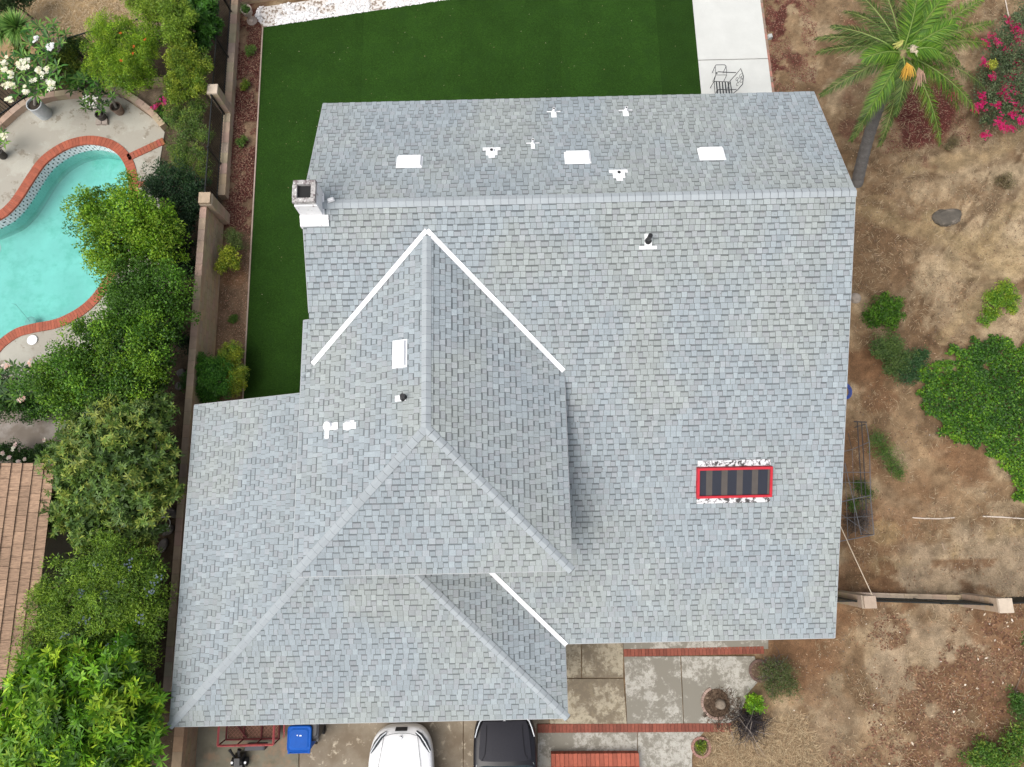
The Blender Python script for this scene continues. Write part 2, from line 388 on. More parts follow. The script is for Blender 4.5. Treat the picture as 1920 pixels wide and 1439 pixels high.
# driveway and front patio slabs
drive_m = mat('drive_concrete', (.27, .225, .165), .85, .25, 1.2, bump=.2, fine=(50, .18), stains=[((.16, .125, .085), 1.1, .46, .62), ((.47, .41, .31), 3.2, .56, .66, .75)])
patio_m = mat('patio_concrete', (.46, .44, .385), .85, .18, 2, bump=.2, fine=(45, .16), stains=[((.20, .185, .15), .75, .47, .52, .82), ((.20, .185, .15), 5.5, .50, .57, .9)])
patio2_m = mat('mossy_concrete', (.42, .37, .27), .85, .18, 2, bump=.2, fine=(45, .2), stains=[((.16, .13, .09), .6, .50, .55, .74), ((.20, .165, .11), 7, .50, .57, .85)])
def slab(px, m, z=.02): b = MB(); b.prism([xy(*p) for p in px], -.06, z); return struct(b.build('driveway', m))
slab(((345, 1200), (560, 1200), (560, 1520), (340, 1520)), mat('mossy_drive', (.20, .18, .13), .9, .3, 2, stains=[((.30, .17, .10), 1.2, .52, .7), ((.12, .11, .075), 2.6, .5, .7)]))
slab(((562, 1200), (868, 1200), (868, 1520), (562, 1520)), drive_m); slab(((869.5, 1200), (1029, 1200), (1029, 1356), (1006, 1357), (1006, 1520), (869.5, 1520)), drive_m)
def pslab(px, m, z=.02): b = MB(); b.prism([xy(*p) for p in px], -.06, z); return struct(b.build('patio', m))
pslab(((1031, 1100), (1089, 1100), (1089.5, 1271), (1031, 1271)), patio2_m); pslab(((1091, 1100), (1167.5, 1100), (1168.5, 1271), (1091.5, 1271)), patio2_m)
pslab(((1031, 1273), (1168.5, 1273), (1175, 1357), (1031, 1357)), patio2_m)
pslab(((1169, 1100), (1319, 1100), (1319, 1217), (1169, 1217)), patio_m); pslab(((1320, 1100), (1440, 1100), (1440, 1217), (1320, 1217)), patio_m)
pslab(((1170, 1231.5), (1275, 1231), (1281, 1357), (1176, 1357)), patio_m)
pslab(((1277, 1231), (1415, 1231), (1418, 1255), (1424, 1275), (1402, 1300), (1385, 1345), (1365, 1357), (1282.5, 1357)), patio_m)
pslab(((1008, 1374), (1194, 1373), (1196, 1520), (1008, 1520)), patio_m); pslab(((1195.5, 1373), (1320, 1372), (1300, 1395), (1297, 1420), (1299, 1520), (1197.5, 1520)), patio_m)
def brick_band(a, c, wd, name='brick_band'):
    b = MB(); a = Vector(a); c = Vector(c); d = c - a; n = int(d.length / .105); e = d.normalized(); nn = Vector((-e.y, e.x, 0))
    for i in range(n):
        s = a + d * ((i + .5) / n); k = random.uniform(.75, 1.12)
        b.box((s.x, s.y, -.04), (d.length / n - .008, wd, .065), math.atan2(e.y, e.x), (.25 * k, .075 * k, .048 * k))
    return struct(b.build(name, mat('red_brick', (1, 1, 1), .85, .25, 12, attr=True, bump=.2)))
brick_band(at(1169, 1224.5), at(1432, 1219), .21); brick_band(at(1008, 1366), at(1372, 1364), .235)

# ---------------------------------------------------------------- shingles
SH = .145
def tab_col(x, y, tone):
    g = float(fbm(x, y, 1.6, 120, 4)); k = tone * random.choice((.94, .96, .98, 1, 1, 1.01, 1.03, 1.09)) * random.uniform(.97, 1.03)
    bl = np.array((.328, .374, .396)); gr = np.array((.350, .384, .376)); li = np.array((.345, .362, .380))
    a = min(max((g - .40) * 4, 0), 1); c = bl * (1 - a) + gr * a
    if random.random() < .22: c = c * .5 + li * .5
    return tuple(c * k)
def shingle_plane(b, O, U, V, outline, tone=1.0, skip=None):
    """O origin at the eave, U along the eave, V up the slope, outline convex in (u,v), counter-clockwise"""
    O, U, V = Vector(O), Vector(U).normalized(), Vector(V).normalized(); Nn = U.cross(V).normalized()
    if Nn.z < 0: Nn = -Nn
    P3 = lambda u, v, h: O + U * u + V * v + Nn * h
    b.face([P3(u, v, -.004) for u, v in outline], (.07, .075, .08))
    us = [p[0] for p in outline]; vs = [p[1] for p in outline]; v = min(vs); row = 0
    while v < max(vs):
        u = min(us) - random.uniform(0, .3); tooth = random.random() < .5
        while u < max(us):
            wd = random.choice((.11, .13, .14, .15, .17)) if tooth else random.choice((.12, .14, .15, .17, .19))
            j = 0
            q = clip([(u + .0035, v + j + .007), (u + wd - .0035, v + j + .007), (u + wd - .0035, v + SH), (u + .0035, v + SH)], outline)
            if len(q) >= 3:
                c0 = P3(u, v, 0)
                if not (skip and skip(c0.x, c0.y)):
                    h = .015 if tooth else .008; hh = lambda vv: h * (1 - (vv - v) / SH) + .001
                    col = tab_col(c0.x, c0.y, tone * (1.03 if tooth else .95))
                    b.face([P3(p[0], p[1], hh(p[1])) for p in q], col)
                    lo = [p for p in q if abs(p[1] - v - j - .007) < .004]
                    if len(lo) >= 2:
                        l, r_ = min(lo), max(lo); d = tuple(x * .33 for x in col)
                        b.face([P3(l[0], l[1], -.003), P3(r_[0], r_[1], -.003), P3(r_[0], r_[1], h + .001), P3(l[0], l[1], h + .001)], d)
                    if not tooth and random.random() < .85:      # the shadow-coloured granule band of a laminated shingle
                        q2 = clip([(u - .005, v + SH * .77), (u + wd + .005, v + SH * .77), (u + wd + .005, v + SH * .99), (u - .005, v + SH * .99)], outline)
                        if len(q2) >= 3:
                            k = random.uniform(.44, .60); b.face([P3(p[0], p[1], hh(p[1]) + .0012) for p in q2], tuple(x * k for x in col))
            u += wd; tooth = not tooth if random.random() < .85 else tooth
        v += SH; row += 1
def cap_line(b, A, B, Na, Nb, wd=.15, step=.21, tone=1.06):
    """overlapping ridge caps from A (low) to B (high); Na, Nb point down each slope from the line"""
    A, B = Vector(A), Vector(B); d = B - A; n = max(1, int(d.length / step)); e = d.normalized()
    for i in range(n + 1):
        s0 = A + e * (i * step); s1 = A + e * min((i + 1) * step + .02, d.length)
        if i * step >= d.length: break
        kk = tone * random.uniform(.95, 1.05); col = (.36 * kk, .395 * kk, .412 * kk); l0, l1 = .038, .022
        for Nd in (Na, Nb):
            Nd = Vector(Nd); q = [s0 + Vector((0, 0, l0)), s1 + Vector((0, 0, l1)), s1 + Nd * wd + Vector((0, 0, l1 - .006)), s0 + Nd * wd + Vector((0, 0, l0 - .012))]
            b.face(q, col)
            b.face([q[0], q[3], q[3] - e * .014 - Vector((0, 0, .02)), q[0] - e * .014 - Vector((0, 0, .02))], tuple(x * .32 for x in col))
            b.face([q[3], q[2], q[2] - Vector((0, 0, .03)), q[3] - Vector((0, 0, .02))], tuple(x * .55 for x in col))
shingle_m = mat('shingle', (1, 1, 1), .9, .10, 1.1, attr=True, spec=.15, bump=.25, bscale=90, fine=(42, .20), stains=[((.06, .055, .05), 11, .765, .79, .6)])
cap_m = mat('ridge_shingle', (1, 1, 1), .9, .08, 3, attr=True, spec=.15, bump=.2, bscale=90, fine=(70, .10))
white_m = mat('white_metal', (.84, .85, .86), .45, .05, 5)
white_dirty = mat('white_paint_worn', (.80, .80, .80), .7, .1, 6, bump=.3, bscale=20, stains=[((.30, .27, .26), 9, .60, .68, .7)])
black_m = mat('black_plastic', (.018, .018, .02), .45, .2, 8)
stucco = mat('stucco', (.52, .46, .38), .95, .12, 3, bump=.4, bscale=40)
fascia_m = mat('fascia', (.42, .44, .45), .6, .1, 4)

house = thing('house', ((XL + XR) / 2, 2, 0), 'large two-storey house with pale grey shingle roof, seen from above', 'house')
cs = 1 / math.sqrt(1 + M_ * M_)
SL = lambda run: run / cs
# main roof
b = MB()
def under(x, y):     # hidden below the wing or the garage roof
    zm = zmain(y); z2 = -9
    if XWW < x < XE - 1.2 and y > YF + 1.0: z2 = max(z2, min(ZW - M_ * abs(x - XW), ZE + M_ * (y - YF)))
    if GXW < x < GXE - .45 and GYF < y < GYN: z2 = max(z2, min(ZG + M_ * min(x - GXW, GXE - x), ZG + M_ * (y - GYF)))
    return z2 > zm + .25
Ls = SL(YR - YS)
shingle_plane(b, (XL, YS, ZG), (1, 0, 0), (0, 1, M_), [(0, 0), (XR - XL, 0), (XR - XL, Ls), (0, Ls)], 1.0, under)
Ln = SL(YN - YR)
shingle_plane(b, (XR, YN, ZN), (-1, 0, 0), (0, -1, M_), [(0, 0), (XR - XL, 0), (XR - XL, Ln), (0, Ln)], .98)
main = b.build('roof', shingle_m, house)
b = MB(); S1 = Vector((0, -1, -M_)).normalized(); S2 = Vector((0, 1, -M_)).normalized()
cap_line(b, (XL + .42, YR, ZR), (XR + .02, YR, ZR), S1, S2, .125, .19, 1.04); b.build('ridge_cap', cap_m, main)
# wing roof (hipped at the south end, running into the main slope)
b = MB(); yv = YR - (ZR - ZE) / M_ ; hw = XE - XW; Lw = SL(hw)
ytop = YR - (ZR - ZW) / M_
u_y = lambda y: y - YF
shingle_plane(b, (XE, YF, ZE), (0, 1, 0), (-1, 0, M_), [(0, 0), (yv - YF, 0), (ytop - YF, Lw), (YAP - YF, Lw)], 1.0)
shingle_plane(b, (XWW, yv, ZE), (0, -1, 0), (1, 0, M_), [(0, 0), (yv - YF, 0), (yv - YAP, Lw), (yv - ytop, Lw)], 1.0)
shingle_plane(b, (XWW, YF, ZE), (1, 0, 0), (0, 1, M_), [(0, 0), (2 * hw, 0), (hw, SL(YAP - YF))], 1.0)
y600 = at(572, 601, ZE).y
shingle_plane(b, (XWW, y600, ZE), (0, -1, 0), (1, 0, M_), [(0, 0), (y600 - yv - .003, 0), (y600 - yv - .003, .34), (0, .34)], 1.0)
wing = b.build('roof', shingle_m, house)
E1 = Vector((1, 0, -M_)).normalized(); W1 = Vector((-1, 0, -M_)).normalized()
b = MB(); ap = (XW, YAP, ZW)
cap_line(b, (XW, ytop - .12, ZW), ap, E1, W1, .12, .19, .97); b.build('ridge_cap', cap_m, wing)
def hipdirs(sx):      # directions down the two planes, square to the hip line
    e = Vector((sx, -1, -M_)).normalized(); n1 = Vector((sx * M_, 0, 1)).normalized(); n2 = Vector((0, -M_, 1)).normalized()
    a = e.cross(n1); c = e.cross(n2)
    a = a if a.dot(Vector((sx, 1, 0))) > 0 else -a; c = c if c.dot(Vector((-sx, -1, 0))) > 0 else -c
    return a, c
for sx, xe in ((1, XE), (-1, XWW)):
    b = MB(); a, c = hipdirs(sx); cap_line(b, (xe, YF, ZE), ap, a, c, .105, .21, .97); b.build('hip_cap', cap_m, wing)
def valley(b, A, B, na, nb, wd):
    A, B = Vector(A), Vector(B)
    for Nd in (na, nb): b.face([A + Vector((0, 0, .026)), B + Vector((0, 0, .026)), B + Nd * wd + Vector((0, 0, .026)), A + Nd * wd + Vector((0, 0, .026))])
for xe, sx in ((XE, 1), (XWW, -1)):
    b = MB(); top = Vector((XW, ytop + .02, ZW)); lo = Vector((xe - (.32 if sx < 0 else 0.02) * sx, yv + (.32 if sx < 0 else .02), zmain(yv + .02)))
    lo.z = zmain(lo.y); e = (lo - top).normalized()
    up_main = e.cross(Vector((0, -M_, 1)).normalized()); up_w = e.cross(Vector((sx * M_, 0, 1)).normalized())
    up_main = up_main if up_main.dot(Vector((sx, 1, 0))) > 0 else -up_main; up_w = up_w if up_w.dot(Vector((-sx, -1, 0))) > 0 else -up_w
    valley(b, top, lo, up_main, up_w, .062); b.build('valley_flashing', white_m, wing)
# garage roof (hip to the south, gable to the north)
b = MB(); gw = GXE - GXC; Lg = SL(gw)
xwall = XWW + .30
shingle_plane(b, (GXW, GYN, ZG), (0, -1, 0), (1, 0, M_), [(0, 0), (GYN - GYF, 0), (GYN - GYA, Lg), (0, Lg)], .99, lambda x, y: x > xwall + .2 and y > YF + .6)
shingle_plane(b, (GXE, GYF, ZG), (0, 1, 0), (-1, 0, M_), [(0, 0), (YS - GYF, 0), (YS + gw - GYF, Lg), (GYA - GYF, Lg)], .97, lambda x, y: y > YF + .8)
shingle_plane(b, (GXW, GYF, ZG), (1, 0, 0), (0, 1, M_), [(0, 0), (2 * gw, 0), (gw, SL(GYA - GYF))], 1.0, lambda x, y: y > YF + .8)
gar = b.build('roof', shingle_m, house)
b = MB(); gap = Vector((GXC, GYA, ZGR))
for sx, xe in ((1, GXE), (-1, GXW)):
    b = MB(); a, c = hipdirs(sx); lo = Vector((xe, GYF, ZG)); cap_line(b, lo, lo.lerp(gap, .84), a, c, .105, .21, .97); b.build('hip_cap', cap_m, gar)
b = MB(); top = Vector((GXE - 3.2, YS + 3.2, ZG + 3.2 * M_)); lo = Vector((GXE + .03, YS - .03, ZG)); e = (lo - top).normalized()
um = e.cross(Vector((0, -M_, 1)).normalized()); uw = e.cross(Vector((M_, 0, 1)).normalized())
um = um if um.dot(Vector((1, 1, 0))) > 0 else -um; uw = uw if uw.dot(Vector((-1, -1, 0))) > 0 else -uw
valley(b, top, lo, um, uw, .058); b.build('valley_flashing', white_m, gar)
# fascia and drip edges
b = MB()
def edge(b, A, B, h=.16, t=.03):
    A, B = Vector(A), Vector(B); d = (B - A).normalized(); n = Vector((-d.y, d.x, 0)).normalized() * t; z = Vector((0, 0, 1))
    for s in (0,):
        q = [A - n * .5 + z * .004, B - n * .5 + z * .004, B + n * .3 + z * .004, A + n * .3 + z * .004]; lo = [p - z * h for p in q]
        b.face(q); b.face(lo[::-1])
        for i in range(4): j = (i + 1) % 4; b.face([lo[i], lo[j], q[j], q[i]])
for A, B in (((XL, YN, ZN), (XR, YN, ZN)), ((XR, YR, ZR), (XR, YN, ZN)), ((XR, YS, ZG), (XR, YR, ZR)), ((XL, YR, ZR), (XL, y600 + .01, zmain(y600))), ((XL, YN, ZN), (XL, YR, ZR)),
             ((GXE, YS, ZG), (XR, YS, ZG)), ((GXW, GYF, ZG), (GXE, GYF, ZG)), ((GXE, GYF, ZG), (GXE, YS, ZG)), ((GXW, GYN, ZG), (GXW, GYF, ZG)), ((XL, GYN, ZG + M_ * (XL - GXW)), (GXW, GYN, ZG)),
             ((XWW, YF, ZE), (XE, YF, ZE)), ((XE, YF, ZE), (XE, yv, ZE)), ((XWW, y600, ZE), (XWW, YF, ZE)), ((XL, y600, ZE + .1), (XWW, y600, ZE))):
    A = Vector(A); B = Vector(B)
    edge(b, A - Vector((0, 0, .012)), B - Vector((0, 0, .012)))
b.build('fascia', fascia_m, house)
# walls
b = MB(); oh = .45
def wall(b, A, B, z0, za, zb, t=.12):
    A, B = Vector((*A, 0)), Vector((*B, 0)); d = (B - A).normalized(); n = Vector((-d.y, d.x, 0)) * t
    q = [(A.x, A.y, z0), (B.x, B.y, z0), (B.x, B.y, zb), (A.x, A.y, za)]; p = [(A.x + n.x, A.y + n.y, z0), (B.x + n.x, B.y + n.y, z0), (B.x + n.x, B.y + n.y, zb), (A.x + n.x, A.y + n.y, za)]
    b.face(q); b.face(p[::-1])
    for i in range(4): j = (i + 1) % 4; b.face([q[j], q[i], p[i], p[j]])
dz = .06; wx0, wx1, wy0, wy1 = XL + .30, XR - .30, YS + oh, YN - oh
wall(b, (GXE - .4, wy0), (wx1, wy0), 0, zmain(wy0) - dz, zmain(wy0) - dz)
wall(b, (wx1, wy0 + .125), (wx1, YR), 0, zmain(wy0) - dz, ZR - dz); wall(b, (wx1, YR + .001), (wx1, wy1), 0, ZR - dz, zmain(wy1) - dz)
wall(b, (wx1 - .125, wy1), (wx0, wy1), 0, zmain(wy1) - dz, zmain(wy1) - dz)
wall(b, (wx0, wy1 - .125), (wx0, YR), 0, zmain(wy1) - dz, ZR - dz); wall(b, (wx0, YR - .001), (wx0, yv), 0, ZR - dz, ZE - dz)
wall(b, (wx0 + .003, yv - .001), (wx0 + .003, YF + oh), 0, ZE - dz, ZE - dz)
wall(b, (wx0 + .13, YF + oh), (XE - oh, YF + oh), 2.4, ZE - dz, ZE - dz); wall(b, (XE - oh + .003, YF + oh + .125), (XE - oh + .003, yv), 2.4, ZE - dz, ZE - dz)
wall(b, (GXW + oh, GYF + oh), (GXE - .4, GYF + oh), 0, ZG + .1, ZG + .1); wall(b, (GXE - .4, GYF + oh + .125), (GXE - .4, wy0 - .01), 0, ZG + .1, ZG + .1)
wall(b, (wx0 - .01, GYN - .3), (GXW + oh + .13, GYN - .3), 0, ZG + M_ * (wx0 - GXW) - dz, ZG + M_ * (oh + .13) - dz); wall(b, (GXW + oh, GYN - .3), (GXW + oh, GYF + oh + .003), 0, ZG + .1, ZG + .1)
b.build('wall', stucco, house)
glass_m = mat('window_glass', (.03, .04, .05), .08, .1, 2, spec=.8)
def window(c, wd, ht, ny, nx):
    f = MB(); g = MB(); c = Vector(c); u = Vector((-ny, nx, 0)); n = Vector((nx, ny, 0)); t = .06
    rz = math.atan2(u.y, u.x)
    f.box(c + n * .03 - Vector((0, 0, ht / 2 + t)), (wd + 2 * t, .07, t), rz); f.box(c + n * .03 + Vector((0, 0, ht / 2)), (wd + 2 * t, .07, t), rz)
    for s in (-1, 1): f.box(c + n * .03 + u * s * (wd / 2 + t / 2) - Vector((0, 0, ht / 2)), (t, .07, ht), rz)
    f.box(c + n * .03 - Vector((0, 0, ht / 2)), (t * .7, .05, ht), rz); g.box(c + n * .012 - Vector((0, 0, ht / 2)), (wd, .016, ht), rz)
    fo = f.build('window', white_m, house); g.build('glass', glass_m, fo)
for x in (2.6, 5.6): window((x, wy0, 1.5), 1.5, 1.2, -1, 0)
for y in (1.0, 5.0, 9.0): window((wx1, y, 1.5), 1.4, 1.2, 0, 1)
for x in (-3, 0, 3, 6): window((x, wy1, 1.3), 1.5, 1.3, 1, 0)
gd = MB()
for k in range(4): gd.box((-4.0, GYF + oh - .04, .04 + k * .56), (4.9, .05, .54))
gd.build('garage_door', mat('garage_door', (.6, .58, .54), .5, .08, 4), house)
fd = MB(); fd.box((GXE + 1.0, wy0 - .03, .03), (.95, .05, 2.0)); dd = fd.build('door', mat('door_paint', (.16, .06, .04), .4, .1, 5), house)
fd = MB(); fd.lathe((GXE + 1.35, wy0 - .07, 1.0), [(0, -.03), (.03, 0), (0, .03)], 10); fd.build('handle', mat('brass', (.6, .45, .2), .3, 0, metal=1), dd)

# chimney
b = MB(); ch = at(584, 405, 6.45); cx, cy = -5.11, at(584, 408, 6.4).y + .32
ct = at(565.5, 352, 7.5); cx, cy = ct.x, ct.y
b.box((cx, cy, 0), (.54, .56, 7.14), 0); b.box((cx, cy, 7.14), (.50, .52, .10))
yy = cy - .28
for (x0_, x1_, y0_, y1_, dz_) in ((cx - .29, cx + .40, yy - .24, yy + .0, .05), (cx - .28, cx + .31, yy - .10, yy + .5, .055)):
    b.face([(x0_, y0_, zmain(y0_) + dz_), (x1_, y0_, zmain(y0_) + dz_), (x1_, y1_, zmain(min(y1_, YR)) + dz_), (x0_, y1_, zmain(min(y1_, YR)) + dz_)]); b.face([(x0_, y0_, zmain(y0_) - .1), (x1_, y0_, zmain(y0_) - .1), (x1_, y0_, zmain(y0_) + dz_), (x0_, y0_, zmain(y0_) + dz_)])
chim = b.build('chimney', white_dirty, house)
b = MB()
for k, (dx, dy, sx, sy) in enumerate(((0, .225, .54, .11), (0, -.225, .54, .11), (.215, 0, .11, .34), (-.215, 0, .11, .34))): b.box((cx + dx, cy + dy, 7.24), (sx, sy, .10 + .001 * k), 0, top=(.96, .96))
b.build('chimney_cap', mat('mossy_cap', (.50, .48, .46), .95, .4, 12, bump=.9, bscale=30, stains=[((.16, .13, .13), 10, .5, .6), ((.75, .74, .72), 14, .60, .66)]), chim)
b = MB(); b.box((cx, cy, 7.23), (.31, .33, .03)); b.build('flue', mat('flue_black', (.02, .02, .02), .9, .2), chim)  # flat black slab; its colour stands for the dark open flue
b = MB(); b.box((cx + .48, cy + .05, zmain(cy) + .05), (.17, .10, .06), .3, top=(.7, .7)); b.build('flashing', white_dirty, chim)

# ---------------------------------------------------------------- roof vents, pipes, skylight (parts of the house)
def on_plane(px, py, plane):
    z = 5.5
    for i in range(25): p = at(px, py, z); z = .5 * z + .5 * plane(p.x, p.y)
    return at(px, py, z)
pN = lambda x, y: ZR - M_ * (y - YR); pS = lambda x, y: ZR - M_ * (YR - y); pW = lambda x, y: ZW + M_ * (x - XW)
def frame_of(kind):     # columns: across, up the slope, normal
    if kind == 'N': a, v = Vector((1, 0, 0)), Vector((0, -1, M_)).normalized()
    elif kind == 'S': a, v = Vector((1, 0, 0)), Vector((0, 1, M_)).normalized()
    else: a, v = Vector((0, 1, 0)), Vector((1, 0, M_)).normalized()
    n = a.cross(v); n = n if n.z > 0 else -n
    return Matrix((a, v, n)).transposed()
for (px, py, kind, dx, dv) in ((768, 305, 'N', .60, .38), (1083, 297, 'N', .60, .40), (1334, 290, 'N', .60, .40), (750, 664, 'W', .62, .34)):
    pl = pN if kind == 'N' else pW; p = on_plane(px, py, pl); F3 = frame_of(kind); b = MB()
    b.box(p + F3 @ Vector((0, 0, .015)), (dx, dv, .075), M=F3, top=(.94, .9)); vent = b.build('roof_vent', white_m, house)
    b = MB(); b.box(p + F3 @ Vector((0, 0, .010)), (dx + .06, dv + .05, .006), M=F3); b.build('flashing', white_m, vent)
def pipe_vent(px, py, kind, r, h, flat, dark=False, bar=None, skirt=True):
    pl = {'N': pN, 'S': pS, 'W': pW}[kind]; p = on_plane(px, py, pl); F3 = frame_of(kind); b = MB()
    for (ox, ov, sx, sv) in flat: ov *= (-1.25 if kind == 'N' else 1.25); sv *= 1.3; sx *= 1.15; b.box(p + F3 @ Vector((ox, ov, .017 + .002 * random.random())), (sx, sv, .012), M=F3, top=(.97, .97))
    fl = b.build('roof_pipe', white_m, house)
    b = MB(); b.lathe(p + Vector((0, 0, -.02)), [(r * 1.9, 0), (r * 1.15, .10), (r, .11), (r, h), (r * .78, h), (r * .78, h - .08), (0, h - .08)], 16)
    b.build('pipe', black_m if dark else white_m, fl)
    b = MB(); b.lathe(p + Vector((0, 0, h - .03)), [(r * .8, 0), (0, .001)], 12); b.build('opening', black_m if kind != 'W' or dark else white_m, fl)
for (px, py) in ((922, 284), (1160, 326)): pipe_vent(px, py, 'N', .055, .10, ((0, .05, .40, .08), (0, -.06, .26, .16), (0, -.17, .14, .10)))
pipe_vent(999, 270, 'N', .032, .22, ((0, .0, .30, .018), (0, -.09, .09, .16))); pipe_vent(1038, 211, 'N', .035, .20, ((0, .0, .32, .024), (0, -.10, .12, .18))); pipe_vent(1173, 209, 'N', .035, .20, ((0, .01, .32, .020), (-.01, -.10, .13, .16)))
pipe_vent(1215, 452, 'S', .055, .34, ((0, -.13, .37, .06), (0, .0, .15, .26)), True)
pipe_vent(757, 746, 'W', .055, .26, ((-.01, -.06, .12, .22),), True)
pipe_vent(616, 799, 'W', .075, .16, ((-.02, .10, .15, .24), (-.17, -.02, .24, .09), (.02, .0, .10, .14))); pipe_vent(654, 798, 'W', .07, .10, ((-.02, .03, .13, .28), (.01, .06, .17, .14)))
# skylight
p = on_plane(1375, 903, pS); F3 = frame_of('S'); SW, SV = 1.90, .79
b = MB(); cu = .13
for (ox, ov, sx, sv) in ((0, SV / 2 - .03, SW, .06), (0, -SV / 2 + .03, SW, .06), (-SW / 2 + .03, 0, .06, SV - .123), (SW / 2 - .03, 0, .06, SV - .123)):
    b.box(p + F3 @ Vector((ox, ov, 0)), (sx, sv, cu), M=F3)
skyl = b.build('skylight', mat('red_paint', (.50, .015, .03), .55, .2, 6, stains=[((.85, .5, .5), 14, .68, .74)]), house)
b = MB(); b.box(p + F3 @ Vector((0, 0, cu - .05)), (SW - .125, SV - .125, .012), M=F3); b.build('glass', mat('tinted_acrylic', (.020, .022, .032), .12, .1, 3, spec=.6), skyl)
for k in range(5):
    b = MB(); b.box(p + F3 @ Vector((-SW / 2 + .31 + k * .385, 0, cu - .036)), (.155 if k < 4 else .13, SV - .13, .002), M=F3); b.build('glass_band', mat('bronze_band', (.085, .072, .062), .25, .2, 4, spec=.5), skyl)
tar = mat('tarred_flashing', (.66, .66, .67), .7, .1, 5, stains=[((.05, .045, .045), 7, .49, .54, .75)], bump=.4, bscale=15)
b = MB(); b.box(p + F3 @ Vector((0, SV / 2 + .095, .012)), (SW - .06, .16, .03), M=F3); b.box(p + F3 @ Vector((0, -SV / 2 - .085, .012)), (SW - .03, .15, .03), M=F3); b.build('flashing', tar, skyl)
# flashing where the wing runs into the main slope

# ---------------------------------------------------------------- swimming pool next door
def offset(path, d):
    out = []; n = len(path)
    for i in range(n):
        a, c = path[i - 1], path[(i + 1) % n]; t = (c - a).normalized(); out.append(path[i] + Vector((-t.y, t.x, 0)) * d)
    return out
area = sum(POOL[i].x * POOL[(i + 1) % len(POOL)].y - POOL[(i + 1) % len(POOL)].x * POOL[i].y for i in range(len(POOL)))
sgn = -1 if area > 0 else 1           # outward offset
pool = thing('swimming_pool', (at(80, 470).x, at(80, 470).y, 0), 'kidney-shaped turquoise swimming pool edged with red brick coping', 'swimming pool')
WZ, BZ = -.40, -.98
plaster = mat('pool_plaster', (.41, .60, .56), .7, .18, 1.0, stains=[((.25, .45, .39), 1.6, .48, .68, .75), ((.20, .36, .31), 6, .62, .72, .8)])
b = MB(); n = len(POOL)
for i in range(n):
    p, q = POOL[i], POOL[(i + 1) % n]
    b.face([(p.x, p.y, WZ - .04), (q.x, q.y, WZ - .04), (q.x, q.y, BZ), (p.x, p.y, BZ)])
b.face([(p.x, p.y, BZ) for p in POOL]); b.build('basin', plaster, pool)
tm = bpy.data.materials.new('pool_tile'); tm.use_nodes = True; tt = tm.node_tree
at_ = N(tt, 'ShaderNodeAttribute', attribute_name='Col'); tt.links.new(at_.outputs['Color'], tt.nodes['Principled BSDF'].inputs['Base Color']); tt.nodes['Principled BSDF'].inputs['Roughness'].default_value = .25
b = MB(); L = 0; step = .105
DP = []; 
for i in range(n):
    p, q = POOL[i], POOL[(i + 1) % n]; d = (q - p).length; k = max(1, int(round(d / (step / 2)))); DP += [p.lerp(q, j / k) for j in range(k)]
m_ = len(DP); inn = (lambda p, k: p)
for i in range(m_):
    p, q = DP[i], DP[(i + 1) % m_]
    for r_ in range(8):
        z1 = -.035 - r_ * .052; z0 = z1 - .052
        dot = (r_ % 2 == 1) and (i % 4 == (0 if (r_ // 2) % 2 else 2))
        line = (i % 2 == 0) and not dot
        c_ = (.02, .05, .05) if dot else ((.50, .56, .57) if line else (.64, .70, .72))
        b.face([(p.x, p.y, z1), (q.x, q.y, z1), (q.x, q.y, z0), (p.x, p.y, z0)], c_)
b.build('tile_band', tm, pool)
cop_m = mat('coping_brick', (1, 1, 1), .7, .22, 9, attr=True, bump=.1, stains=[((.55, .36, .27), 7, .68, .76)])
b = MB(); IN = DP; OUT = offset(DP, sgn * .30); OUT = [DP[i] + (OUT[i] - DP[i]) for i in range(m_)]
col = (.45, .11, .06)
for i in range(0, m_, 2):
    j = (i + 2) % m_; k = random.uniform(.85, 1.15); col = (.36 * k, .095 * k, .05 * k)
    a, c, d, e = IN[i], IN[j], OUT[j], OUT[i]; g = .03
    a2, c2, d2, e2 = a.lerp(c, g), c.lerp(a, g), d.lerp(e, g), e.lerp(d, g)
    b.prism([p[:2] for p in (a2 + (a2 - e2) * .08, c2 + (c2 - d2) * .08, d2, e2)], -.035, .035, col)
b.build('coping', cop_m, pool)
b = MB(); b.face([(p.x, p.y, -.004) for p in OUT[::3]] if False else [(0, 0, -9), (0.001, 0, -9), (0, .001, -9)]) if False else None
# water sheet
wm = bpy.data.materials.new('pool_water'); wm.use_nodes = True; t = wm.node_tree; t.nodes.remove(t.nodes['Principled BSDF'])
tr = N(t, 'ShaderNodeBsdfTransparent'); tr.inputs[0].default_value = (.60, .93, .90, 1); gl = N(t, 'ShaderNodeBsdfGlossy'); gl.inputs['Roughness'].default_value = .03
fr = N(t, 'ShaderNodeFresnel', IOR=1.33); mx = N(t, 'ShaderNodeMixShader'); nz = N(t, 'ShaderNodeTexNoise', Scale=3.0, Detail=2.0); bp = N(t, 'ShaderNodeBump', Strength=.15, Distance=.05)
t.links.new(nz.outputs[0], bp.inputs['Height']); t.links.new(bp.outputs[0], gl.inputs['Normal']); t.links.new(bp.outputs[0], fr.inputs['Normal'])
t.links.new(fr.outputs[0], mx.inputs[0]); t.links.new(tr.outputs[0], mx.inputs[1]); t.links.new(gl.outputs[0], mx.inputs[2]); t.links.new(mx.outputs[0], t.nodes['Material Output'].inputs[0])
b = MB(); b.face([(p.x, p.y, WZ) for p in POOL]); struct(b.build('water', wm))
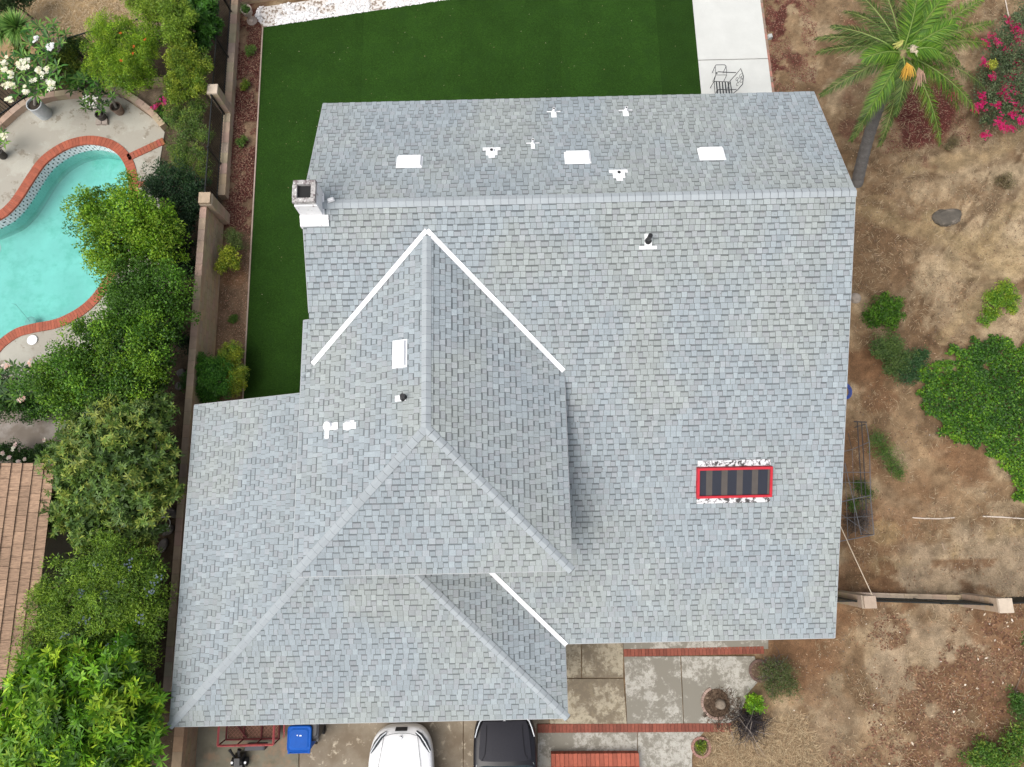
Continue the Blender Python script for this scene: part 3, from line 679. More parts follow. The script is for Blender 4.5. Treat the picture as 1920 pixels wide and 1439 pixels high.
# drain cleaner hose and skimmer basket seen in the water
b = MB(); c = at(-22, 470, WZ); b.tube([c + Vector((math.cos(a) * .42, math.sin(a) * .52, .02)) for a in np.linspace(-1.7, 1.7, 24)], .022, 6)
tag(b.build('pool_hose', mat('pale_hose', (.6, .68, .72), .5, .1)), 'pale blue curved hose floating at the left side of the pool', 'hose')
sk = at(58, 604, -.75); b = MB(); b.lathe(sk, [(0, 0), (.19, .0), (.19, .03), (.13, .05), (0, .05)], 18); b.tube([sk + Vector((0, 0, .06)), sk + Vector((-.6, .65, .03)), at(22, 570, -.93)], .008, 4)
tag(b.build('pool_drain', mat('drain_grey', (.33, .42, .40), .6, .2)), 'round grey drain cover under water near the lower brick coping', 'drain cover')
b = MB(); c = at(61, 638, .02); b.lathe(c, [(.17, 0), (.17, .02), (.155, .03), (0, .032)], 24)
tag(b.build('skimmer_lid', white_m), 'round white skimmer lid set in the grey pool deck', 'lid')
# deck around the pool: slab with the pool cut out
deck_m = mat('pool_deck', (.42, .405, .345), .85, .15, 1.2, bump=.15, fine=(50, .10), stains=[((.33, .31, .26), .55, .47, .52, .6), ((.24, .21, .165), 1.3, .565, .60, .7), ((.28, .25, .2), 5, .62, .68, .7), ((.58, .55, .48), 6, .64, .74)])
deck_px = [(-330, 400), (-140, 330), (0, 247), (48, 208), (104, 189), (175, 183), (229, 183), (250, 197), (287, 223), (309, 248), (300, 300), (300, 400), (330, 520), (250, 640), (130, 700), (20, 720), (-330, 800)]
import bmesh
def sheet_with_hole(outer, hole, z, name, m):
    bm = bmesh.new(); ve = []
    for loop in (outer, hole):
        vs = [bm.verts.new((p[0], p[1], z)) for p in loop]; ve += [bm.edges.new((vs[i], vs[(i + 1) % len(vs)])) for i in range(len(vs))]
    bmesh.ops.triangle_fill(bm, use_beauty=True, use_dissolve=False, edges=ve)
    me = bpy.data.meshes.new(name)
    for f in bm.faces:
        if f.normal.z < 0: f.normal_flip()
    bm.to_mesh(me); bm.free(); me.materials.append(m); o = bpy.data.objects.new(name, me); C.objects.link(o); return struct(o)
deck_px = [(-480, 420), (-300, 380)] + deck_px[1:-1] + [(-480, 820)]
sheet_with_hole([xy(*p) for p in deck_px], [p[:2] for p in offset(POOL, sgn * .16)], .006, 'pool_deck', deck_m)
b = MB(); b.face([(*xy(*p), -.004) for p in ((-60, 770), (200, 770), (200, 885), (-60, 885))][::-1]); struct(b.build('side_path', mat('stained_concrete', (.22, .185, .15), .9, .25, 2, stains=[((.30, .27, .24), 1.2, .48, .62)])))
def brick_run(name, pts, wd, z0, z1, unit, colf, label=None, cat=None, m=None):
    b = MB(); pts = [Vector(p) for p in pts]
    for a, c in zip(pts, pts[1:]):
        d = c - a; n = max(1, round(d.length / unit)); 
        for i in range(n):
            s = a + d * ((i + .5) / n); b.box((s.x, s.y, z0), (d.length / n - .010, wd, z1 - z0), math.atan2(d.y, d.x), colf())
    o = b.build(name, m or cop_m)
    return tag(o, label, cat) if label else struct(o)
rb = lambda: tuple(x * random.uniform(.85, 1.15) for x in (.35, .095, .052))
brick_run('brick_band', [at(240, 297), at(308, 265)], .27, -.02, .035, .12, rb); brick_run('brick_band', [at(258, 347), at(330, 344)], .24, -.02, .035, .12, rb)
tanblock = mat('tan_block', (1, 1, 1), .92, .18, 5, attr=True, bump=.35, bscale=45, stains=[((.20, .16, .12), 2.5, .66, .80)])
tb = lambda: tuple(x * random.uniform(.92, 1.06) for x in (.44, .335, .24))
arc = [Vector(p) for p in smooth_path([at(*p) for p in ((-60, 290), (-10, 253), (45, 205), (75, 192), (110, 184), (175, 178), (225, 177), (252, 189), (285, 213), (311, 242))], 3)]
brick_run('planter_wall', arc, .22, -.05, .24, .38, tb, 'low curved tan block planter wall around the pool deck', 'planter wall', tanblock)
brick_run('planter_wall', [at(262, 160), at(312, 158)], .22, -.05, .24, .38, tb, 'short straight tan block kerb beneath the bright green bushes', 'planter wall', tanblock)

# ---------------------------------------------------------------- boundary walls and fences
def block_wall(b, A, B, wd, z0, z1, unit=.40, course=.15, cap=.06):
    """running-bond block wall with recessed joints and a cap row"""
    A, B = Vector((A[0], A[1], 0)), Vector((B[0], B[1], 0)); d = B - A; rz = math.atan2(d.y, d.x); e = d.normalized(); z = z0; r_ = 0
    b.box(((A + B) / 2).to_tuple()[:2] + (z0,), (d.length, wd - .02, z1 - z0 - .01), rz, (.25, .19, .14))
    while z < z1 - cap - .02:
        h = min(course, z1 - cap - z); s = -(unit / 2 if r_ % 2 else 0)
        while s < d.length:
            s0 = max(s, 0); s1 = min(s + unit, d.length)
            if s1 - s0 > .03:
                p = A + e * (s0 + s1) / 2; b.box((p.x, p.y, z + .004), (s1 - s0 - .009, wd, h - .008), rz, tb())
            s += unit
        z += course; r_ += 1
    k = max(1, round(d.length / unit))
    for i in range(k):
        p = A + d * ((i + .5) / k); c_ = tuple(x * 1.12 for x in tb()); b.box((p.x, p.y, z1 - cap), (d.length / k - .007, wd + .012, cap), rz, c_)
wxa = at(380, 400, 1.35); wxb = at(312, 1298, 1.35); wtop = at(388, 376, 1.35)
def wx(y, t=0): return wxa.x + (wxb.x - wxa.x) * (y - wxa.y) / (wxb.y - wxa.y)
lowA, lowB = at(437, 2, .32), at(415, 366, .32)
b = MB(); block_wall(b, (wxa.x, wtop.y - .22), (wxb.x, wxb.y), .20, -.05, 1.35)
tag(b.build('boundary_wall', tanblock), 'tall tan block wall running between the trees and the grey roof', 'wall')
fw = at(333, 1400, 1.0); b = MB(); block_wall(b, (fw.x, wxb.y - .02), (fw.x - .05, wxb.y - 4.5), .26, -.05, .95)
tag(b.build('boundary_wall', mat('dirty_block', (.72, .66, .58), .92, .25, 5, attr=True, bump=.3)), 'lower dirty block wall beside the driveway at the bottom left', 'wall')
b = MB(); A_ = at(444, -60, .32); block_wall(b, (A_.x, A_.y), (lowB.x + .0, lowB.y), .24, -.05, .32)
tag(b.build('retaining_wall', tanblock), 'long low tan block kerb wall carrying the black iron fence', 'wall')
def pillar(px, py, h, sz, name, label, group=None, cat='pillar'):
    p = at(px, py, h); t_ = thing(name, (p.x, p.y, 0), label, cat, group); b = MB()
    b.box((p.x, p.y, -.05), (sz - .02, sz - .02, h)); z = 0
    b.v = []; b.f = []; b.c = []
    while z < h - .06: b.box((p.x, p.y, z - .05 if z == 0 else z), (sz - .03, sz - .03, (.192 if z else .242) - .0), 0, tb()); z += .2
    b.build('shaft', tanblock, t_); b = MB(); b.box((p.x, p.y, h - .05), (sz, sz, .06), 0, (.55, .46, .36), top=(.96, .96)); b.build('cap', tanblock, t_); return p
p1 = pillar(398, 167, 1.45, .36, 'pillar', 'tan square fence pillar between two lengths of black iron fence')
p2 = pillar(386, 374, 1.47, .40, 'pillar', 'tan square pillar where the tall block wall meets the iron fence')
iron = mat('black_iron', (.015, .018, .017), .4, .2, 8)
def iron_fence(label, pts, z0, h, gap=.105, posts=True, name='iron_fence', lean=0):
    b0 = Vector(pts[0]); t_ = thing(name, (b0.x, b0.y, 0), label, 'fence')
    rails = MB(); bars = MB(); pp = []
    for a, c in zip(pts, pts[1:]):
        a, c = Vector((a[0], a[1], z0)), Vector((c[0], c[1], z0)); d = c - a; rz = math.atan2(d.y, d.x); n = int(d.length / gap)
        for zz in (.10, h - .06): q = MB(); q.box(((a + c) / 2).to_tuple()[:2] + (z0 + zz,), (d.length, .035, .035), rz); q.build('rail', iron, t_)
        for i in range(1, n):
            p = a + d * i / n
            if i % 18 == 0: pp.append((p.x, p.y, rz))
            else: bars.box((p.x, p.y, z0 + .05), (.017, .017, h - .06), rz)
        pp.append((a.x, a.y, rz)) 
    pp.append((c.x, c.y, rz))
    o = bars.build('bars', iron, t_); o['kind'] = 'stuff'; 
    for (x, y, rz) in pp: q = MB(); q.box((x, y, z0), (.05, .05, h + .04), rz); q.build('post', iron, t_)
    return t_
fx = lambda y: A_.x + (lowB.x - A_.x) * (y - A_.y) / (lowB.y - A_.y) - .09
iron_fence('upper length of black iron fence beside the dark mulch, north of the square pillar', [(fx(A_.y), A_.y), (fx(p1.y + .2), p1.y + .2)], .32, 1.05)
iron_fence('lower length of black iron fence between the two tan pillars', [(fx(p1.y - .2), p1.y - .2), (fx(p2.y + .22), p2.y + .22)], .32, 1.05)
iron_fence('black iron fence winding behind the flowering plants above the pool', [xy(-60, 265), xy(47, 188), xy(108, 158), xy(170, 124), xy(245, 101), xy(330, 82)], .0, 1.45)
A = at(446, 10, 0); B_ = at(900, -55, 0)
b = MB(); block_wall(b, (A.x, A.y + .1), (B_.x, B_.y + .1), .20, -.05, 1.3); tag(b.build('garden_wall', tanblock), 'tan block wall behind the white gravel at the top edge', 'wall')
# east fence
e1 = pillar(1629, 1129, 1.9, .36, 'pillar', 'brown square pillar next to the right eave of the roof'); e2 = pillar(1886, 1136, 2.0, .40, 'pillar', 'pale topped square pillar standing in the dirt at the far right')
b = MB(); block_wall(b, (e1.x + .15, e1.y + .03), (e2.x - .18, e2.y + .04), .20, -.05, .34); tag(b.build('retaining_wall', tanblock), 'low tan wall base joining the two pillars on the right', 'wall')
iron_fence('black iron fence seen edge-on between the two right-hand pillars', [(e1.x + .2, e1.y + .0), (e2.x - .22, e2.y)], .34, 1.4)
iron_fence('short end of black iron fence leaving the far right pillar', [(e2.x + .22, e2.y + .02), (e2.x + 3.0, e2.y + .1)], .05, 1.7)
iron_fence('short black fence rail between the roof and the brown pillar', [(e1.x - 1.9, e1.y), (e1.x - .22, e1.y)], .0, 1.6)

# ---------------------------------------------------------------- neighbour's shake roof
nb = at(104, 869, 2.7); nh = thing('neighbour_house', (nb.x - 3, nb.y - 5, 0), 'neighbouring building with tan wood-look tile roof half hidden by trees', 'building')
b = MB(); Lr = 5.2; U = Vector((0, -1, 0)); V = Vector((-1, 0, .28)).normalized(); O = Vector((nb.x, nb.y, 2.7)); Nn = U.cross(V); Nn = Nn if Nn.z > 0 else -Nn
ny_ = 12.5; EXP = .265
b.face([O + U * u + V * v for u, v in ((0, 0), (ny_, 0), (ny_, Lr), (0, Lr))], (.2, .12, .08))
v = 0
while v < Lr:
    u = -random.uniform(0, .3)
    while u < ny_:
        wd = random.choice((.30, .34, .42, .5)); u0, u1 = max(u, 0) + .006, min(u + wd, ny_) - .006
        if u1 > u0:
            k = random.uniform(.82, 1.15); col = (.46 * k, .30 * k, .195 * k); h = .035 + random.uniform(0, .008)
            P4 = lambda a, c, z: O + U * a + V * c + Nn * z
            b.face([P4(u0, v, h), P4(u1, v, h), P4(u1, v + EXP, .006), P4(u0, v + EXP, .006)][::-1], col)
            b.face([P4(u0, v, h), P4(u1, v, h), P4(u1, v, -.01), P4(u0, v, -.01)], tuple(x * .6 for x in col))
        u += wd
    v += EXP
shake_m = mat('shake_tile', (1, 1, 1), .85, .12, 3, attr=True, bump=.6, bscale=8, fine=(16, .58), stretch=(.35, 3.2, .35))
b.build('roof', shake_m, nh)
b = MB()
for (x0, y0, x1, y1) in ((nb.x - .5, nb.y - .4, nb.x - .5, nb.y - ny_ + .4), (nb.x - 5, nb.y - .4, nb.x - .5, nb.y - .4)): wall(b, (x1, y1), (x0, y0), 0, 2.68, 2.68)
b.build('wall', stucco, nh)

# ---------------------------------------------------------------- foliage tools
leaf_mats = {}
def leaf_mat(name='leaf', rough=.5):
    if name not in leaf_mats: leaf_mats[name] = mat(name, (1.10, 1.08, 1.0), rough, 0, attr=True, spec=.35, trans=.28)
    return leaf_mats[name]
bark = mat('bark', (.16, .12, .09), .95, .3, 14, bump=.6)
def unit(a): return a / np.maximum(np.linalg.norm(a, axis=-1, keepdims=True), 1e-9)
def kite(P, ax, nrm, L, Wd, fold=.0, wide=.5):
    """leaf outlines: base P, axis ax, blade normal nrm"""
    s = unit(np.cross(ax, nrm)); tip = P + ax * L[:, None]; mid = P + ax * (L * wide)[:, None] + nrm * (L * .06)[:, None]
    return np.stack([P, mid + s * (Wd / 2)[:, None], tip - nrm * (L * .10)[:, None], mid - s * (Wd / 2)[:, None]], 1)
def px_blob(px, py, r, z): c = at(px, py, z); return (np.array(c), r / F * (H - z))
def crown(name, blobs, n, leaf, cols, parent, seed, clump=.28, flat=.75, rosette=0, cj=.16, up=.55, inner=.3, m='leaf', aspect_j=.25, jig=.22):
    r = np.random.default_rng(seed); tot = sum(b_[1] ** 2 for b_ in blobs); VV = []; CC = []; cols = np.array(cols, float)
    for (c, rad) in blobs:
        nb_ = int(n * rad ** 2 / tot); ncl = max(3, int(7.0 * (rad / clump) ** 2 * .62)); nb_ = int(nb_ * 1.25)
        d = unit(r.normal(size=(ncl, 3))); d[:, 2] = np.where(d[:, 2] < -.25, -d[:, 2], d[:, 2])
        rr = rad * r.uniform(.62, 1.0, ncl)[:, None]; lump = 1 + jig * (r.random(ncl) - .5)[:, None] * 2
        cc = c + d * rr * lump * np.array((1, 1, flat)); cr = clump * r.uniform(.6, 1.35, ncl); ctone = r.uniform(1 - cj, 1 + cj, ncl) * (.80 + .45 * np.clip(fbm(cc[:, 0] * 1.0, cc[:, 1] * 1.0 + cc[:, 2], .8, 240, 3), 0, 1)); cmix = np.clip(r.normal(.5, .28, ncl), 0, 1)
        k = r.integers(0, ncl, nb_)
        if rosette:
            nr = max(1, nb_ // rosette); k = r.integers(0, ncl, nr); dd = unit(r.normal(size=(nr, 3)) * .55 + d[k] * .6 + np.array((0, 0, .8)))
            base = cc[k] + unit(r.normal(size=(nr, 3))) * (cr[k] * r.uniform(.2, 1, nr))[:, None]
            base = np.repeat(base, rosette, 0); dd = np.repeat(dd, rosette, 0); kk = np.repeat(k, rosette)
            t1 = unit(np.cross(dd, np.array((0.13, .31, .94)))); t2 = np.cross(dd, t1); a = (np.tile(np.arange(rosette), nr) * 2.4 + np.repeat(r.uniform(0, 6.28, nr), rosette))[:, None]
            el = r.uniform(.05, .75, len(a))[:, None]
            ax = unit((t1 * np.cos(a) + t2 * np.sin(a)) * np.cos(el) + dd * np.sin(el)); nr_ = unit(dd - ax * (dd * ax).sum(1, keepdims=True)); P = base
        else:
            kk = k; u_ = unit(r.normal(size=(nb_, 3)) + d[k] * .6 + np.array((0, 0, .25))); rad_l = cr[k] * np.where(r.random(nb_) < inner, r.uniform(.1, .7, nb_), r.uniform(.7, 1.08, nb_))
            P = cc[k] + u_ * rad_l[:, None]; ax = unit(u_ * .7 + r.normal(size=(nb_, 3)) * .7 + np.array((0, 0, .1)))
            nr_ = unit(r.normal(size=(nb_, 3)) * .5 + u_ * .5 + np.array((0, 0, up))); nr_ = unit(nr_ - ax * (nr_ * ax).sum(1, keepdims=True))
        m_ = len(P); Lf = leaf[0] * r.uniform(.65, 1.25, m_); Wf = leaf[1] * r.uniform(1 - aspect_j, 1 + aspect_j, m_)
        VV.append(kite(P, ax, nr_, Lf, Wf)); f = np.clip(cmix[kk] + r.normal(0, .22, m_), 0, .999) * (len(cols) - 1); i0 = f.astype(int); f = (f - i0)[:, None]
        CC.append((cols[i0] * (1 - f) + cols[np.minimum(i0 + 1, len(cols) - 1)] * f) * (ctone[kk] * r.uniform(.8, 1.2, m_))[:, None])
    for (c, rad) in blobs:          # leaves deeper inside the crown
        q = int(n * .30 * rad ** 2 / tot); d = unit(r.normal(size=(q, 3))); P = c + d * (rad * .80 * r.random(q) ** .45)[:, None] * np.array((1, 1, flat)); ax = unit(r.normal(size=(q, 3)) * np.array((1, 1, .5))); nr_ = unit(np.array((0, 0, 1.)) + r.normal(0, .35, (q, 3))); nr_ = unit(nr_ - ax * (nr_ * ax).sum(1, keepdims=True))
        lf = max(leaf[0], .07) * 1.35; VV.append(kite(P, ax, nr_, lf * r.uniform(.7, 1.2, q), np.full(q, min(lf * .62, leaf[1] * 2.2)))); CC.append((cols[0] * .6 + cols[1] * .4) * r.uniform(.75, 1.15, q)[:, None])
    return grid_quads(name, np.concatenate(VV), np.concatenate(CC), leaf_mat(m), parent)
def limbs(base, blobs, parent, r0=.09, name='trunk', seed=1, m=None):
    r = random.Random(seed); b = MB(); base = Vector(base)
    ctr = Vector(np.mean([x[0] for x in blobs], 0)); fork = base.lerp(ctr, .45) + Vector((r.uniform(-.1, .1), r.uniform(-.1, .1), 0)); fork.z = base.z + (ctr.z - base.z) * .4
    b.tube([base, base.lerp(fork, .5) + Vector((r.uniform(-.05, .05), .04, 0)), fork], [r0 * 1.3, r0, r0 * .85], 8)
    for (c, rad) in blobs:
        c = Vector(c); mid = fork.lerp(c, .55) + Vector((r.uniform(-.15, .15), r.uniform(-.15, .15), .05)); b.tube([fork, mid, c], [r0 * .7, r0 * .45, r0 * .2], 6)
        for k in range(5):
            e = c + Vector((r.uniform(-1, 1), r.uniform(-1, 1), r.uniform(-.2, .8))).normalized() * rad * .85; b.tube([mid.lerp(c, .6), c.lerp(e, .5) + Vector((0, 0, .03)), e], [r0 * .3, r0 * .18, .006], 5)
    return b.build(name, m or bark, parent)
def plant(name, label, cat, blobs, n, leaf, cols, seed, group=None, trunk=.05, base=None, **kw):
    bl = [px_blob(*b_) for b_ in blobs]
    if base is None: c = np.mean([x[0] for x in bl], 0); base = (c[0] * 1.0, c[1] * 1.0)
    bz = float(gh(base[0], base[1])); t_ = thing(name, (base[0], base[1], bz), label, cat, group)
    limbs((base[0], base[1], bz - .03), bl, t_, trunk, 'trunk' if trunk >= .05 else 'stem', seed); crown('crown' if trunk >= .05 else 'foliage', bl, n, leaf, cols, t_, seed, **kw); return t_
def flowers(name, P, size, cols, parent, seed, petals=5, m='petal', spread=.5):
    r = np.random.default_rng(seed); P = np.repeat(np.array(P, float), petals, 0); m_ = len(P); a = np.tile(np.arange(petals), m_ // petals) * 6.283 / petals + np.repeat(r.uniform(0, 6.3, m_ // petals), petals)
    tl = np.repeat(r.normal(0, .35, (m_ // petals, 3)), petals, 0); nr_ = unit(tl + np.array((0, 0, 1.))); ax = unit(np.stack([np.cos(a), np.sin(a), r.uniform(.1, .4, m_)], -1)); ax = unit(ax - nr_ * (ax * nr_).sum(1, keepdims=True) * .6)
    s = np.repeat(r.uniform(.8, 1.2, m_ // petals), petals) * size; cols = np.array(cols); c = np.repeat(cols[r.integers(0, len(cols), m_ // petals)], petals, 0)
    if m not in leaf_mats: leaf_mats[m] = mat(m, (1, 1, 1), .6, 0, attr=True, spec=.2, trans=.3)
    return grid_quads(name, kite(P, ax, nr_, s, s * .75, wide=.6), c, leaf_mats[m], parent)
def heads(centres, n, spread_, size, cols, parent, seed, petals=5, name='flower_head'):
    for i, c in enumerate(centres): flowers(name, cluster_pts([c], n, spread_, seed * 31 + i), size, cols, parent, seed * 7 + i, petals)
def cluster_pts(centres, n, spread, seed):
    r = np.random.default_rng(seed); out = []
    for c in centres: out.append(np.array(c) + r.normal(size=(n, 3)) * np.array((spread, spread, spread * .4)))
    return np.concatenate(out)

DEEP = [(.016, .05, .01), (.035, .105, .012), (.055, .15, .016), (.09, .21, .02)]
FICUS = [(.028, .08, .010), (.055, .145, .013), (.10, .225, .018), (.18, .32, .022)]
LIME = [(.05, .13, .01), (.10, .23, .012), (.18, .34, .018), (.28, .42, .025)]
MANGO = [(.045, .13, .01), (.095, .24, .013), (.17, .36, .02), (.34, .50, .03)]
AVO = [(.05, .10, .025), (.085, .16, .028), (.12, .20, .035), (.26, .31, .06)]
FEATH = [(.06, .13, .015), (.11, .22, .022), (.18, .30, .025), (.22, .34, .035)]
PLUM = [(.03, .10, .02), (.05, .16, .025), (.09, .23, .03), (.16, .30, .06)]
YEL = [(.07, .15, .015), (.15, .23, .02), (.28, .34, .03), (.42, .42, .05)]

# the row of trees beyond the wall
plant('ficus_tree', 'lime-topped dense rounded tree leaning over the edge of the pool', 'tree', ((195, 410, 52, 2.0), (255, 398, 56, 2.2), (300, 430, 46, 2.0), (235, 460, 60, 2.1), (210, 490, 36, 1.6), (300, 478, 42, 1.8), (170, 400, 26, 1.9)), 17000, (.085, .042), LIME[:3] + [(.24, .37, .03)], 21, trunk=.10, clump=.30, flat=.95, cj=.3)
plant('ficus_tree', 'dark green round-headed tree directly below the lime-topped one', 'tree', ((250, 535, 50, 2.2), (305, 545, 50, 2.3), (262, 590, 52, 2.4), (320, 600, 42, 2.2), (218, 578, 24, 1.9), (230, 620, 40, 2.4)), 14000, (.075, .042), FICUS[:3], 22, trunk=.10, clump=.32, flat=.95, cj=.3)
plant('ficus_tree', 'broad mid-green tree between the dark round tree and the olive one', 'tree', ((190, 632, 44, 2.5), (235, 660, 60, 2.7), (145, 688, 48, 2.5), (290, 670, 50, 2.6), (190, 720, 56, 2.5), (95, 720, 44, 2.2), (275, 725, 50, 2.5), (130, 755, 40, 2.2), (300, 620, 40, 2.5)), 24000, (.075, .045), FICUS, 23, trunk=.11, clump=.33, flat=.95, cj=.3)
plant('avocado_tree', 'olive green tree with long narrow leaves and yellow tips', 'tree', ((215, 790, 62, 2.9), (285, 785, 50, 2.9), (150, 830, 50, 2.7), (230, 860, 70, 3.1), (295, 860, 46, 2.8), (160, 905, 55, 2.7), (245, 930, 62, 2.9), (300, 925, 36, 2.5), (120, 960, 40, 2.3), (175, 985, 50, 2.4), (260, 985, 45, 2.3), (115, 860, 34, 2.4)), 20000, (.15, .045), AVO, 24, trunk=.12, clump=.3, cj=.3, rosette=7)
plant('feathery_tree', 'feathery olive tree dotted with grey-blue flower heads', 'tree', ((215, 1060, 52, 3.0), (275, 1080, 48, 2.9), (150, 1090, 52, 2.9), (215, 1130, 60, 3.1), (280, 1150, 44, 2.9), (110, 1150, 46, 2.8), (170, 1190, 56, 3.0), (75, 1210, 40, 2.7), (250, 1205, 50, 2.9), (100, 1110, 30, 2.9)), 26000, (.085, .022), FEATH, 25, trunk=.10, clump=.26, cj=.28, inner=.3)
ft = bpy.data.objects['feathery_tree']
heads([at(*p, 3.55) for p in ((195, 1118), (230, 1090), (285, 1110), (160, 1165), (265, 1160), (120, 1190), (150, 1110), (240, 1060), (210, 1210), (290, 1090), (180, 1060))], 10, .07, .03, [(.14, .18, .24), (.17, .20, .26), (.10, .14, .17)], ft, 3)
plant('mango_tree', 'bright green tree of star-shaped leaf clusters at the lower left', 'tree', ((85, 1275, 52, 3.2), (150, 1260, 52, 3.3), (215, 1255, 52, 3.3), (255, 1300, 36, 3.1), (60, 1330, 52, 3.1), (130, 1330, 62, 3.5), (205, 1330, 62, 3.5), (255, 1370, 40, 3.1), (100, 1400, 60, 3.3), (175, 1410, 62, 3.4), (240, 1425, 50, 3.2), (40, 1400, 46, 2.9), (90, 1460, 60, 3.1), (190, 1480, 60, 3.1)), 25000, (.24, .060), MANGO, 26, trunk=.13, clump=.34, cj=.32, rosette=9, up=.9)
plant('dark_shrub', 'very dark green bushy shrub right of the pool beside the iron fence', 'shrub', ((318, 345, 44, 1.3), (355, 385, 34, 1.2), (345, 420, 30, 1.1), (300, 355, 26, 1.0), (368, 350, 24, 1.2)), 10000, (.055, .032), [(.012, .038, .016), (.02, .055, .02), (.035, .085, .025)], 27, trunk=.05, clump=.2)
plant('dark_shrub', 'dark foliage filling the gap between the trees and the tall wall', 'shrub', ((352, 500, 26, .6), (350, 560, 22, .6), (345, 640, 20, .5), (340, 470, 24, .7)), 3500, (.06, .035), [(.012, .035, .012), (.02, .055, .016)], 28, trunk=.04, clump=.2)
# upper left garden
plant('pomegranate_shrub', 'large fine-leaved lime green shrub with small orange flowers', 'shrub', ((225, 70, 44, 1.9), (260, 105, 44, 1.9), (200, 105, 40, 1.8), (235, 140, 44, 1.7), (285, 70, 34, 1.9), (190, 60, 26, 1.8), (178, 130, 24, 1.5), (270, 150, 26, 1.4)), 22000, (.065, .018), [(.08, .17, .01), (.13, .26, .013), (.21, .35, .018), (.30, .42, .03)], 31, trunk=.06, clump=.2, cj=.3)
heads([at(x, y, 2.6) for x, y in ((250, 88), (272, 75), (226, 114), (224, 62), (250, 100))], 3, .02, .04, [(.5, .12, .02)], bpy.data.objects['pomegranate_shrub'], 5)
plant('garden_tree', 'pale yellow-green tree at the top edge behind the lime shrub', 'tree', ((290, 15, 40, 2.2), (335, 35, 36, 2.2), (260, -5, 34, 2.1), (330, 65, 26, 2.0)), 10000, (.07, .03), [(.09, .17, .02), (.16, .27, .025), (.26, .36, .04)], 32, trunk=.07, clump=.2)
plant('broadleaf_tree', 'dark glossy-leaved tree by the top of the iron fence', 'tree', ((380, 20, 34, 1.7), (345, -10, 32, 1.8), (388, 55, 26, 1.4), (370, -15, 30, 1.8), (345, 40, 26, 1.5), (375, 80, 20, 1.2)), 9000, (.15, .05), [(.02, .07, .012), (.04, .13, .015), (.07, .2, .02)], 33, trunk=.06, clump=.22, rosette=7)
plant('round_bush', 'bright yellow-green rounded bush beside the iron fence', 'shrub', ((350, 108, 38, 1.7), (345, 142, 36, 1.6), (338, 172, 28, 1.4), (375, 125, 26, 1.6), (365, 160, 26, 1.5)), 14000, (.055, .028), YEL[:3], 34, trunk=.05, clump=.17)
plant('fence_shrub', 'sprawling grey-green shrub along the iron fence below the yellow bush', 'shrub', ((385, 255, 18, .9), (372, 200, 20, 1.0), (385, 320, 18, .8), (330, 218, 26, .9), (352, 250, 26, .9), (340, 285, 26, .8), (365, 225, 22, 1.0), (345, 312, 24, .8), (375, 290, 18, .9)), 8500, (.06, .018), [(.05, .10, .02), (.09, .17, .03), (.13, .22, .04), (.22, .30, .04)], 35, trunk=.04, clump=.16)
pb = plant('pink_flower_bush', 'small pink-flowered bush beside the curved planter wall', 'shrub', ((303, 205, 14, .5), (312, 222, 11, .4), (308, 190, 10, .5)), 900, (.05, .025), DEEP, 36, trunk=.02, clump=.1)
heads([at(292, 200, .7), at(316, 214, .6), at(306, 190, .7)], 14, .07, .055, [(.62, .05, .25), (.5, .03, .12)], pb, 6)
# yuccas
def spiky(name, label, cat, px, py, z, n, L, Wd, cols, seed, group=None, trunk=.08, lo=-.35):
    c = at(px, py, z); t_ = thing(name, (c.x, c.y, 0), label, cat, group); r = np.random.default_rng(seed)
    b = MB(); b.tube([(c.x, c.y, -.03), (c.x + .03, c.y, z * .5), (c.x, c.y, z)], [trunk * 1.3, trunk, trunk * .9], 8); b.build('trunk', bark, t_)
    a = r.uniform(0, 6.283, n); el = np.arcsin(r.uniform(lo, .98, n)); ax = np.stack([np.cos(a) * np.cos(el), np.sin(a) * np.cos(el), np.sin(el)], -1); P = np.array(c) + ax * .05
    nr_ = unit(np.array((0, 0, 1.)) - ax * ax[:, 2:3] + 1e-3); Lf = L * r.uniform(.75, 1.1, n); Wf = np.full(n, Wd); s = unit(np.cross(ax, nr_)); Q = []; cc = np.array(cols)[r.integers(0, len(cols), n)] * r.uniform(.8, 1.2, n)[:, None]
    m1 = P + ax * (Lf * .45)[:, None]; tip = P + ax * Lf[:, None] - np.array((0, 0, 1.)) * (Lf * .12)[:, None]
    w2 = s * (Wf / 2)[:, None]; Q = [np.stack([P + w2 * .6, m1 + w2, m1 - w2, P - w2 * .6], 1), np.stack([m1 + w2, tip + w2 * .05, tip - w2 * .05, m1 - w2], 1)]
    grid_quads('leaf_blades', np.concatenate(Q), np.concatenate([cc, cc * 1.1]), leaf_mat(), t_); return t_
YU = [(.07, .16, .03), (.13, .26, .05), (.2, .34, .08), (.09, .2, .04)]
spiky('yucca', 'large spiky yucca with long blades at the top left corner', 'yucca', 32, 52, 1.7, 260, .62, .05, YU, 41)
spiky('yucca', 'spiky yucca cut by the left edge near the top', 'yucca', 2, 55, 1.5, 200, .6, .05, YU, 42)
plant('dark_shrub', 'dark olive shrub in the very top left corner', 'shrub', ((10, 5, 34, 1.0), (45, -5, 26, .9)), 4000, (.06, .025), [(.02, .045, .012), (.04, .08, .02)], 43, trunk=.04, clump=.2)

